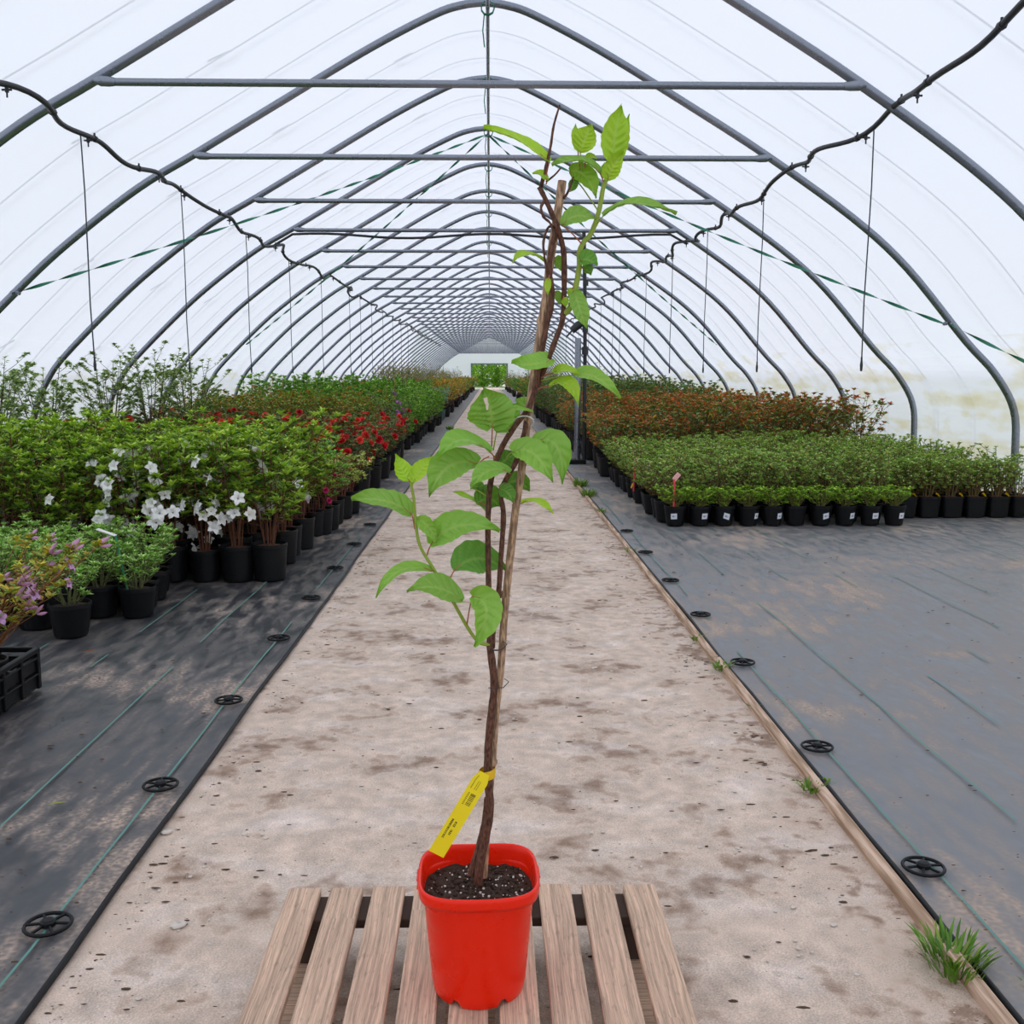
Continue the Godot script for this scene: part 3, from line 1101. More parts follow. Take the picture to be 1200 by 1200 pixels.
func build_climber(pot: Vector3) -> void:
	var o := pot + Vector3(0, 0.186, 0)
	var t := thing("climbing_plant", "tall young climbing plant with twining brown stems and fresh green leaves in the red pot", "plant", o)
	# bamboo cane
	var c := thing("bamboo_cane", "thin bamboo cane supporting the climbing plant in the red pot", "cane", o)
	var cp := [[567, 1028, 0.012], [572, 950, 0.012], [577, 893, 0.012], [581, 835, 0.011], [587, 781, 0.01], [592, 710, 0.01], [603, 607, 0.008], [611, 553, 0.006], [618, 495, 0.005], [629, 419, 0.004], [635, 376, 0.004], [640, 347, 0.004], [645, 304, 0.005], [652, 260, 0.006], [659, 212, 0.008]]
	stem(c, "stalk", cp, 0.0066, 0.0074, M.cane, 0.03, o)
	for q in [[592, 697, 0.01], [635, 376, 0.004], [577, 893, 0.012], [613, 540, 0.006]]:
		var mb := MB.new()
		var p := px(q[0], q[1], q[2]) - o
		mb.tube([p + Vector3(-0.001, -0.006, 0), p + Vector3(0, 0, 0), p + Vector3(0.001, 0.006, 0)], [0.0078, 0.0098, 0.0078], 9)
		part("node", mb.mesh(M.cane), c)
	# trunk and stems
	stem(t, "trunk", [[560, 1036, -0.01], [562, 1015, -0.008], [568, 985, -0.004], [574, 950, -0.004], [572, 912, -0.002], [572, 880, -0.002], [576, 835, -0.003], [579, 800, -0.002], [574, 757, -0.002]], 0.0086, 0.0066, M.bark, 0.08, o)
	stem(t, "stem", [[551, 1026, -0.006], [557, 1006, 0.0], [563, 985, 0.003], [568, 962, 0.004], [571, 935, 0.003]], 0.0062, 0.0055, M.bark, 0.06, o)
	stem(t, "stem", [[574, 757, -0.002], [573, 708, -0.004], [572, 647, -0.002], [572, 607, 0.0], [575, 565, 0.0], [587, 527, -0.004], [603, 500, -0.014], [619, 479, -0.012], [627, 455, -0.012], [636, 407, -0.006], [641, 380, -0.004], [646, 360, -0.008], [647, 340, -0.01], [644, 317, -0.012], [647, 287, -0.01], [653, 268, -0.008], [647, 251, -0.006], [639, 233, -0.004], [632, 219, -0.004]], 0.0052, 0.0042, M.bark, 0.08, o)
	stem(t, "stem", [[577, 760, 0.0], [579, 725, 0.004], [584, 697, 0.003], [587, 655, 0.0], [590, 604, -0.002], [587, 580, -0.004], [593, 562, -0.008], [605, 540, -0.01], [615, 505, -0.006], [618, 487, 0.01], [626, 462, 0.016], [636, 437, -0.004], [644, 417, -0.012], [653, 393, -0.012], [659, 376, -0.008], [661, 350, -0.004], [661, 300, -0.003], [657, 279, -0.008], [652, 262, -0.014]], 0.0046, 0.0048, M.bark, 0.12, o)
	stem(t, "twig", [[634, 219, -0.004], [637, 207, -0.003], [640, 195, -0.002], [645, 173, 0.0], [649, 147, 0.004], [656, 123, 0.006]], 0.0036, 0.0016, M.bark, 0.1, o)
	stem(t, "twig", [[653, 268, -0.004], [643, 266, -0.004], [637, 283, -0.006], [638, 300, -0.008], [641, 320, -0.01], [643, 340, -0.006]], 0.0024, 0.0018, M.bark, 0.2, o)
	stem(t, "twig", [[638, 236, -0.006], [634, 243, -0.01], [637, 254, -0.012], [645, 262, -0.01], [649, 276, -0.014], [645, 292, -0.01]], 0.0026, 0.0018, M.bark, 0.2, o)
	stem(t, "twig", [[640, 213, -0.004], [650, 205, 0.0], [657, 197, 0.004]], 0.0018, 0.0014, M.bark, 0.0, o)
	stem(t, "twig", [[660, 232, 0.004], [665, 226, 0.0], [672, 207, 0.0]], 0.0028, 0.0014, M.bark, 0.0, o)
	stem(t, "green_shoot", [[661, 368, -0.006], [669, 359, -0.008], [675, 335, -0.006], [679, 311, -0.004], [679, 296, -0.002], [684, 284, 0.0], [693, 273, 0.0], [702, 247, 0.0], [707, 220, 0.0], [712, 208, 0.0]], 0.0052, 0.0038, M.green_stem, 0.03, o)
	stem(t, "green_shoot", [[574, 755, -0.004], [562, 753, -0.006], [549, 737, -0.01], [528, 700, -0.016], [507, 665, -0.02], [492, 639, -0.022], [487, 612, -0.022], [485, 585, -0.022], [481, 565, -0.022]], 0.0034, 0.0024, M.green_stem, 0.03, o)
	# wire ties and a tendril round the stems
	for q in [[577, 806, 12.0], [577, 762, 9.0]]:
		var mb := MB.new()
		var ring := []
		for k in 12:
			var a := TAU * k / 12.0
			ring.append(px(q[0] + 4.0, q[1]) - o + Vector3(cos(a) * 0.0011 * q[2], sin(a) * 0.004, sin(a) * 0.012))
		mb.tube(ring, 0.0008, 5, Color.WHITE, false, true)
		mb.tube([ring[0], ring[0] + Vector3(0.01, 0.012, 0.004), ring[0] + Vector3(0.002, 0.018, 0.004)], 0.0008, 5)
		part("wire_tie", mb.mesh(M.wire_line), t)
	var tie := MB.new()
	var ring2 := []
	for k in 14:
		var a := TAU * k / 14.0
		ring2.append(px(614, 495) - o + Vector3(cos(a) * 0.017, sin(a) * 0.012, sin(a) * 0.02))
	tie.tube(ring2, 0.0012, 5, Color.WHITE, false, true)
	part("wire_tie", tie.mesh(M.white_plastic), t, "", "pale string tie")
	# leaves: base, bend, tip (bearing and depth), width in 1/1200, facing, colour, fold, stalk start
	var G := lin(120, 162, 58)
	var D := lin(90, 138, 46)
	var Y := lin(150, 184, 36)
	var L := [
		[[480, 564, -0.022], [470, 551, -0.02], [463, 532, -0.02], 9.0, Vector3(0.5, 0.1, 1), Y, 0.3, [481, 567, -0.022]],
		[[484, 566, -0.022], [492, 547, -0.02], [508, 536, -0.015], 8.5, Vector3(-0.4, 0.3, 1), Y, 0.3, [483, 570, -0.022]],
		[[483, 603, -0.024], [452, 578, -0.05], [412, 587, -0.06], 14.5, Vector3(0.1, 0.75, 0.65), G, 0.25, [486, 620, -0.022]],
		[[505, 638, -0.02], [535, 600, -0.04], [585, 624, -0.05], 16.0, Vector3(0.1, 0.6, 0.8), G, 0.3, [500, 652, -0.02]],
		[[489, 608, -0.02], [503, 612, -0.03], [512, 636, -0.035], 8.0, Vector3(-0.4, 0.4, 0.9), G, 0.3, [487, 605, -0.022]],
		[[532, 669, -0.01], [560, 640, 0.02], [592, 669, 0.03], 19.0, Vector3(0, 0.55, 0.85), D, 0.25, [523, 688, -0.014]],
		[[509, 670, -0.02], [462, 652, -0.05], [441, 701, -0.07], 8.0, Vector3(0.25, 0.9, 0.42), G, 0.3, [513, 674, -0.02]],
		[[542, 704, -0.02], [512, 678, -0.05], [477, 694, -0.06], 15.0, Vector3(0, 0.72, 0.7), G, 0.25, [533, 706, -0.016]],
		[[553, 699, -0.02], [586, 704, -0.045], [555, 757, -0.05], 17.0, Vector3(0.35, 0.25, 0.9), G, 0.35, [547, 733, -0.012]],
		[[577, 502, -0.02], [577, 478, -0.04], [566, 457, -0.03], 24.0, Vector3(-0.1, 0.4, 0.9), G, 0.25, [576, 526, -0.004]],
		[[582, 507, -0.01], [592, 490, 0.0], [607, 474, 0.01], 15.0, Vector3(0.1, 0.3, 0.9), G, 0.3, [578, 528, 0.0]],
		[[574, 530, -0.012], [535, 496, -0.04], [514, 541, -0.05], 13.5, Vector3(0, 0.85, 0.55), G, 0.3, [580, 537, -0.004]],
		[[560, 544, -0.015], [520, 530, -0.04], [503, 583, -0.06], 18.0, Vector3(0.2, 0.65, 0.75), G, 0.3, [573, 535, -0.004]],
		[[601, 530, -0.02], [626, 516, -0.04], [648, 566, -0.06], 15.0, Vector3(-0.2, 0.6, 0.8), G, 0.3, [594, 536, -0.008]],
		[[625, 519, -0.01], [662, 502, -0.03], [659, 568, -0.04], 14.0, Vector3(-0.1, 0.6, 0.8), G, 0.3, [608, 524, -0.004]],
		[[597, 555, -0.02], [572, 538, -0.05], [552, 574, -0.06], 12.0, Vector3(0.1, 0.8, 0.6), G, 0.25, [590, 562, -0.006]],
		[[580, 549, 0.012], [592, 538, 0.02], [606, 530, 0.02], 11.0, Vector3(0.1, 0.3, 0.9), D, 0.2, [576, 556, 0.006]],
		[[611, 590, 0.01], [630, 580, 0.0], [648, 602, -0.01], 7.0, Vector3(0, 0.95, 0.3), Y, 0.2, [600, 592, 0.004]],
		[[585, 573, -0.01], [597, 574, -0.02], [601, 589, -0.02], 8.5, Vector3(0.1, 0.4, 0.9), D, 0.2, [588, 568, -0.004]],
		[[558, 590, 0.012], [575, 578, 0.02], [586, 594, 0.02], 15.0, Vector3(0, 0.4, 0.9), D, 0.25, [571, 600, 0.004]],
		[[592, 569, 0.012], [608, 556, 0.02], [620, 576, 0.02], 11.0, Vector3(0, 0.4, 0.9), D, 0.25, [590, 574, 0.004]],
		[[558, 588, 0.02], [545, 580, 0.02], [531, 577, 0.02], 5.0, Vector3(0, 0.9, 0.4), Y, 0.2, [571, 594, 0.004]],
		[[552, 572, 0.02], [560, 566, 0.03], [568, 577, 0.02], 7.0, Vector3(0, 0.4, 0.9), D, 0.2, [571, 582, 0.004]],
		[[646, 421, -0.012], [628, 430, -0.05], [599, 426, -0.05], 12.0, Vector3(0, 0.62, 0.78), G, 0.35, [638, 432, -0.01]],
		[[648, 437, -0.006], [662, 429, -0.02], [678, 440, -0.03], 8.0, Vector3(0, 0.8, 0.6), Y, 0.25, [634, 443, -0.006]],
		[[672, 440, -0.01], [697, 430, -0.04], [726, 468, -0.06], 10.0, Vector3(-0.1, 0.8, 0.6), G, 0.3, [634, 446, -0.006]],
		[[644, 453, -0.01], [672, 436, -0.03], [677, 477, -0.04], 8.5, Vector3(0, 0.8, 0.6), Y, 0.3, [628, 457, -0.008]],
		[[624, 484, -0.02], [610, 476, -0.03], [594, 481, -0.04], 5.0, Vector3(0, 0.85, 0.5), G, 0.25, [620, 482, -0.012]],
		[[620, 480, 0.012], [612, 472, 0.02], [604, 468, 0.02], 8.0, Vector3(0, 0.4, 0.9), G, 0.2, [622, 486, 0.0]],
		[[644, 190, -0.002], [606, 156, -0.01], [566, 151, -0.02], 9.0, Vector3(0.3, 0.7, 0.6), Y, 0.35, [640, 206, -0.003]],
		[[642, 212, -0.006], [634, 201, -0.01], [624, 204, -0.012], 6.0, Vector3(0.2, 0.7, 0.7), Y, 0.25, [640, 216, -0.004]],
		[[680, 179, 0.0], [685, 162, -0.004], [693, 146, 0.0], 12.0, Vector3(-0.1, 0.1, 1), Y, 0.2, [682, 200, 0.004]],
		[[677, 176, 0.008], [674, 160, 0.012], [675, 145, 0.015], 5.0, Vector3(-0.7, 0.1, 0.7), Y, 0.2, [680, 200, 0.006]],
		[[712, 211, -0.002], [716, 196, -0.01], [731, 178, -0.01], 9.0, Vector3(-0.1, 0.1, 1), Y, 0.35, [711, 214, 0.0]],
		[[712, 210, 0.0], [706, 203, 0.0], [708, 190, 0.0], 5.0, Vector3(0.2, 0.1, 1), Y, 0.35, [711, 214, 0.0]],
		[[719, 192, 0.0], [718, 160, -0.012], [728, 124, 0.004], 14.0, Vector3(0.05, 0.05, 1), Y, 0.25, [712, 212, 0.0]],
		[[722, 190, 0.006], [728, 165, 0.008], [738, 134, 0.012], 7.0, Vector3(-0.3, 0.05, 1), Y, 0.3, [712, 212, 0.0]],
		[[707, 253, -0.004], [740, 224, -0.02], [792, 252, -0.03], 9.5, Vector3(0.05, 0.86, 0.45), G, 0.3, [695, 272, 0.0]],
		[[659, 264, -0.02], [674, 245, -0.03], [699, 258, -0.02], 10.5, Vector3(0, 0.55, 0.85), G, 0.2, [683, 287, -0.002]],
		[[703, 203, -0.004], [680, 177, -0.02], [647, 195, -0.03], 8.5, Vector3(0.05, 0.8, 0.55), G, 0.3, [708, 216, 0.0]],
		[[667, 200, 0.01], [690, 198, 0.0], [698, 233, -0.01], 11.0, Vector3(0.4, -0.1, 0.9), lin(122, 160, 34), 0.2, [701, 247, 0.0]],
		[[669, 224, 0.004], [671, 214, 0.004], [678, 207, 0.006], 5.0, Vector3(0.2, 0.1, 1), D, 0.2, [664, 228, 0.002]],
		[[687, 186, 0.004], [693, 180, 0.004], [699, 187, 0.004], 4.0, Vector3(0, 0.5, 0.8), Y, 0.2, [685, 196, 0.004]],
		[[673, 341, -0.012], [678, 360, -0.03], [687, 385, -0.03], 9.5, Vector3(0.2, 0.2, 1), G, 0.25, [675, 337, -0.006]],
		[[680, 306, -0.01], [690, 300, -0.02], [699, 312, -0.02], 9.0, Vector3(0, 0.4, 0.9), D, 0.5, [679, 312, -0.004]],
		[[684, 316, -0.01], [688, 314, -0.012], [692, 323, -0.012], 6.0, Vector3(0.2, 0.4, 0.9), D, 0.5, [679, 312, -0.004]],
		[[637, 306, -0.004], [614, 288, -0.02], [601, 309, -0.03], 6.5, Vector3(0, 0.85, 0.45), Y, 0.3, [645, 309, -0.01]],
		[[650, 302, 0.01], [656, 306, 0.012], [657, 318, 0.012], 6.0, Vector3(0, 0.3, 1), G, 0.3, [646, 300, -0.006]],
		[[643, 326, -0.018], [641, 334, -0.02], [642, 346, -0.02], 3.5, Vector3(0, 0.2, 1), Y, 0.3, [645, 322, -0.012]],
		[[650, 342, 0.008], [655, 346, 0.008], [656, 358, 0.008], 4.5, Vector3(0, 0.3, 1), G, 0.3, [648, 338, -0.004]],
		[[660, 350, -0.012], [663, 352, -0.014], [663, 361, -0.014], 4.0, Vector3(0, 0.3, 1), Y, 0.3, [661, 347, -0.006]],
		[[671, 338, -0.01], [668, 342, -0.012], [670, 352, -0.012], 4.0, Vector3(0, 0.3, 1), Y, 0.3, [674, 336, -0.006]],
	]
	for i in L.size():
		var q: Array = L[i]
		var b := px(q[0][0], q[0][1], q[0][2]) - o
		var m := px(q[1][0], q[1][1], q[1][2]) - o
		var tip := px(q[2][0], q[2][1], q[2][2]) - o
		var leaf := part("leaf", big_leaf(b, m, tip, q[3] * 1.14 * 1.77 / 1200.0, q[4].normalized(), leafy(jitter(q[5], 0.1), 1.35), q[6] + 0.15, 100 + i), t)
		var s := px(q[7][0], q[7][1], q[7][2]) - o
		var mb := MB.new()
		mb.tube([s, s.lerp(b, 0.5) + Vector3(0, 0.002, 0), b, b.lerp(m, 0.3)], [0.0014, 0.0012, 0.0011, 0.0004], 5)
		part("leaf_stalk", mb.mesh(M.red_stem if i % 3 != 1 else M.green_stem), leaf)
	# torn pale spot on the round leaf
	var sp := MB.new()
	var sc := px(569, 472, -0.043) - o
	for q in [[Vector3(-0.004, 0.008, 0), Vector3(0.003, 0.009, 0), Vector3(0.004, 0.0, 0), Vector3(-0.002, 0.001, 0)], [Vector3(-0.002, 0.001, 0), Vector3(0.004, 0.0, 0), Vector3(0.006, -0.003, 0), Vector3(0.0, -0.004, 0)], [Vector3(0.0, -0.003, 0), Vector3(0.005, -0.003, 0), Vector3(0.004, -0.012, 0), Vector3(0.001, -0.012, 0)]]:
		sp.face(sc + q[0], sc + q[1], sc + q[2], sc + q[3], Vector3(0, 0.2, 1).normalized(), lin(226, 206, 186))
	part("damaged_spot", sp.mesh(M.petal), t, "", "pale torn spot on the round leaf")
	# yellow loop label
	var g := thing("plant_label", "yellow loop label with bar code tied round the climbing plant's trunk", "label", o)
	var mb2 := MB.new()
	var a1 := px(568, 906, -0.02) - o
	var a2 := px(545, 945, -0.03) - o
	var a3 := px(511, 1001, -0.04) - o
	var rows := []
	var uvs := []
	for i in 25:
		var f := i / 24.0
		var p := a1.lerp(a2, f).lerp(a2.lerp(a3, f), f)
		var tg := (a3 - a1).normalized()
		var sd := tg.cross(Vector3(0.25, 0.1, 1).normalized()).normalized()
		if sd.x < 0.0: sd = -sd
		var w := 0.0155 * (0.65 + 0.35 * smoothstep_(0.0, 0.12, f))
		rows.append([p - sd * w, p, p + sd * w])
		uvs.append([Vector2(0, f), Vector2(0.5, f), Vector2(1, f)])
	mb2.grid(rows, uvs, [], Vector3(0, 0, 1))
	part("strip", mb2.mesh(M.tag_yellow), g)
	mb2 = MB.new()
	var ctr := px(571, 906, -0.001) - o
	rows = []
	for k in 25:
		var a := TAU * k / 24.0
		var e := Vector3(cos(a) * 0.0145, 0.003 * cos(a), sin(a) * 0.0165)
		rows.append([ctr + e + Vector3(0, -0.0085, 0), ctr + e * 1.04, ctr + e + Vector3(0, 0.0085, 0)])
	mb2.grid(rows)
	M.plain_yellow.cull_mode = BaseMaterial3D.CULL_DISABLED
	part("loop", mb2.mesh(M.plain_yellow), g)
	mb2 = MB.new()
	mb2.box(Vector3(0.01, 0.002, 0.002), Transform3D(Basis(Vector3.BACK, 0.1), ctr + Vector3(-0.003, -0.003, 0.017)), 0.0005)
	part("slot", mb2.mesh(M.black_plastic), g)

# ------------------------------------------------------------------ potted shrubs
# grows stems and leaves; returns {stems, leaves, tips}
func shrub(seed_: int, o: Dictionary) -> Dictionary:
	rng.seed = seed_
	var st := MB.new()
	var lf := MB.new()
	var twigs := []
	var h: float = o.h
	var r: float = o.r
	var bare: float = o.get("bare", 0.2)
	var sc: Color = o.get("stem", lin(92, 62, 42))
	for i in o.stems:
		var a: float = TAU * (i + rng.randf_range(-0.3, 0.3)) / o.stems
		var rad: float = r * rng.randf_range(0.25, 1.0)
		var top: float = h * rng.randf_range(0.72, 1.0)
		var foot := Vector3(cos(a), 0, sin(a)) * minf(0.025, r * 0.2)
		var pts := []
		for k in 6:
			var f := k / 5.0
			pts.append(foot + Vector3(cos(a) * rad * pow(f, 1.25), top * f, sin(a) * rad * pow(f, 1.25)) + Vector3(rng.randf_range(-1, 1), 0, rng.randf_range(-1, 1)) * 0.015 * f)
		var rr := []
		for k in 6: rr.append(lerpf(o.get("stem_r", 0.006), 0.002, k / 5.0))
		st.tube(pts, rr, 5, jitter(sc, 0.15), false)
		twigs.append([pts, bare])
		for j in o.get("side", 3):
			var f: float = lerpf(bare, 0.9, (j + rng.randf()) / o.get("side", 3))
			var q: Vector3 = pts[int(f * 5.0)].lerp(pts[mini(int(f * 5.0) + 1, 5)], f * 5.0 - int(f * 5.0))
			var b: float = a + rng.randf_range(-1.6, 1.6)
			var l: float = r * rng.randf_range(0.35, 0.8)
			var e := q + Vector3(cos(b) * l, l * rng.randf_range(0.3, 1.1), sin(b) * l)
			e.y = minf(e.y, h * 1.02)
			st.tube([q, q.lerp(e, 0.5) + Vector3(0, -0.01, 0), e], [0.003, 0.0022, 0.0015], 4, jitter(sc, 0.15), false)
			twigs.append([[q, q.lerp(e, 0.25), q.lerp(e, 0.5) + Vector3(0, -0.008, 0), q.lerp(e, 0.75), q.lerp(e, 0.95), e], 0.3])
	var pal: Array = o.pal
	var tip_pal: Array = o.get("tip_pal", pal)
	var ll: float = o.leaf
	var lw: float = o.width
	var lift: float = o.get("lift", 0.45)
	var tips := []
	for i in o.leaves:
		var tw: Array = twigs[rng.randi() % twigs.size()]
		var f: float = lerpf(tw[1], 1.0, sqrt(rng.randf()))
		var x := f * 5.0
		var p: Vector3 = tw[0][mini(int(x), 4)].lerp(tw[0][mini(int(x), 4) + 1], x - mini(int(x), 4))
		var a := rng.randf() * TAU
		var dir := Vector3(cos(a), lift + rng.randf_range(-0.45, 0.45), sin(a)).normalized()
		var cl: Color = tip_pal[rng.randi() % tip_pal.size()] if f > o.get("tip_at", 2.0) else pal[rng.randi() % pal.size()]
		var s := rng.randf_range(0.65, 1.15)
		lf.leaf(p, dir, Vector3(rng.randf_range(-0.5, 0.5), 1, rng.randf_range(-0.5, 0.5)), ll * s, lw * s, leafy(jitter(cl, 0.2), o.get("bright", 1.9)), rng.randf_range(0.0, 0.3))
	for tw in twigs:
		var p: Vector3 = tw[0][5]
		tips.append([p, (tw[0][5] - tw[0][4]).normalized()])
		var k: int = o.get("whorl", 5)
		var a0 := rng.randf() * TAU
		for j in k:
			var a := a0 + TAU * j / k
			var dir := Vector3(cos(a), lift + rng.randf_range(0.1, 0.8), sin(a)).normalized()
			var cl: Color = tip_pal[rng.randi() % tip_pal.size()]
			lf.leaf(p, dir, Vector3.UP, ll * rng.randf_range(0.7, 1.1), lw * rng.randf_range(0.8, 1.1), leafy(jitter(cl, 0.16), o.get("bright", 1.9)), 0.12)
	return {"stems": st.mesh(M.twig), "leaves": lf.mesh(M.leaf), "tips": tips}

func pot_mesh(top: float, foot: float, h: float, material: Material, square: float = 2.0, sides: int = 20) -> ArrayMesh:
	var mb := MB.new()
	mb.lathe([Vector2(0, 0), Vector2(foot, 0), Vector2(foot + 0.002, 0.004), Vector2(top - 0.003, h - 0.022), Vector2(top, h - 0.02), Vector2(top, h - 0.002), Vector2(top - 0.002, h), Vector2(top - 0.006, h), Vector2(top - 0.008, h - 0.03)], sides, Vector3.ZERO, Color.WHITE, square)
	return mb.mesh(material)

func soil_mesh(r: float, y: float, material: Material, square: float = 2.0) -> ArrayMesh:
	var mb := MB.new()
	mb.lathe([Vector2(r, y - 0.006), Vector2(r * 0.7, y), Vector2(r * 0.35, y + 0.006), Vector2(0.0, y + 0.008)], 14, Vector3.ZERO, Color.WHITE, square)
	return mb.mesh(material)

func azalea_flower(col: Color, size: float, seed_: int) -> ArrayMesh:
	rng.seed = seed_
	var mb := MB.new()
	for k in 5:
		var a := TAU * k / 5.0
		var e := Vector3(cos(a), 0, sin(a))
		var s := Vector3(-sin(a), 0, cos(a))
		var rows := []
		var cols := []
		for i in 5:
			var f := i / 4.0
			var w := size * 0.2 * pow(sin(PI * (0.1 + 0.88 * f)), 0.8)
			var c := e * size * (0.05 + 0.52 * f) + Vector3.UP * size * (0.5 * sqrt(f) - 0.3 * f * f)
			rows.append([c - s * w, c + Vector3.UP * -0.06 * size * f, c + s * w])
			var cc := jitter(col, 0.04)
			cols.append([cc, cc, cc])
		mb.grid(rows, [], cols)
	for k in 3:
		mb.tube([Vector3.ZERO, Vector3(0.1 * size * (k - 1), 0.6 * size, 0.06 * size)], size * 0.012, 4, jitter(col, 0.05), false)
	return mb.mesh(M.petal)

func rose_flower(col: Color, size: float, seed_: int) -> ArrayMesh:
	rng.seed = seed_
	var mb := MB.new()
	for ring in 3:
		var n := 6 - ring
		for k in n:
			var a := TAU * (k + 0.5 * ring) / n
			var e := Vector3(cos(a), 0, sin(a))
			var s := Vector3(-sin(a), 0, cos(a))
			var rows := []
			var cols := []
			var open := [0.5, 0.32, 0.16][ring] as float
			for i in 4:
				var f := i / 3.0
				var w: float = size * [0.3, 0.22, 0.13][ring] * sin(PI * (0.15 + 0.7 * f))
				var c: Vector3 = e * size * open * (0.2 + 0.8 * f) + Vector3.UP * size * (0.15 + [0.25, 0.42, 0.5][ring] * f - [0.1, 0.05, 0.0][ring] * f * f)
				rows.append([c - s * w, c - e * 0.02 * size, c + s * w])
				var cc := jitter(col, 0.12)
				cols.append([cc, cc, cc])
			mb.grid(rows, [], cols)
	return mb.mesh(M.petal)

# a potted plant kept aside, to be placed by put()
func potted(called: String, pot: ArrayMesh, soil: ArrayMesh, soil_y: float, s: Dictionary, stake: float = 0.0) -> Node3D:
	var p := proto(called)
	part("pot", pot, p)
	part("soil", soil, p)
	part("stems", s.stems, p, "stuff").position.y = soil_y
	part("foliage", s.leaves, p, "stuff").position.y = soil_y
	if stake > 0.0:
		var mb := MB.new()
		mb.tube([Vector3(0.015, soil_y - 0.05, 0.01), Vector3(0.02, soil_y + stake, 0.0)], 0.006, 5, lin(150, 112, 70))
		part("cane", mb.mesh(M.twig), p)
	return p

func add_flowers(p: Node3D, s: Dictionary, y: float, meshes: Array, count: int, size_jit: float, out: float, low: float = 0.0) -> void:
	var tips: Array = s.tips.duplicate()
	for i in mini(count, tips.size()):
		var k := rng.randi() % tips.size()
		var q: Array = tips[k]
		tips.remove_at(k)
		var f := part("flower", meshes[rng.randi() % meshes.size()], p)
		var dir: Vector3 = (q[1] + Vector3(q[0].x, 0, q[0].z) * out + Vector3(rng.randf_range(-0.4, 0.4), 0, rng.randf_range(-0.4, 0.4))).normalized()
		var side := dir.cross(Vector3(0.3, 0.2, 1)).normalized()
		f.transform = Transform3D(Basis(side, dir, side.cross(dir)).scaled(Vector3.ONE * rng.randf_range(1.0 - size_jit, 1.0 + size_jit)), Vector3(q[0].x, y + q[0].y - low * rng.randf(), q[0].z))

func yellow_tag(p: Node3D, at: Vector3, l: float, turn: float) -> void:
	var mb := MB.new()
	var rows := []
	for i in 6:
		var f := i / 5.0
		var c := at + Vector3(cos(turn) * l * f * 0.6, -l * f * f * 0.7, sin(turn) * l * f * 0.6)
		rows.append([c + Vector3(0, 0.008, 0.006), c + Vector3(0, -0.008, -0.006)])
	mb.grid(rows)
	part("tag", mb.mesh(M.plain_yellow), p, "", "yellow plastic tag")

func scatter_ok(x: float, d: float, margin: float) -> bool:
	# inside the camera's view, with a margin for foliage that leans in
	var half := 0.51 * d + margin
	return absf(x) < half

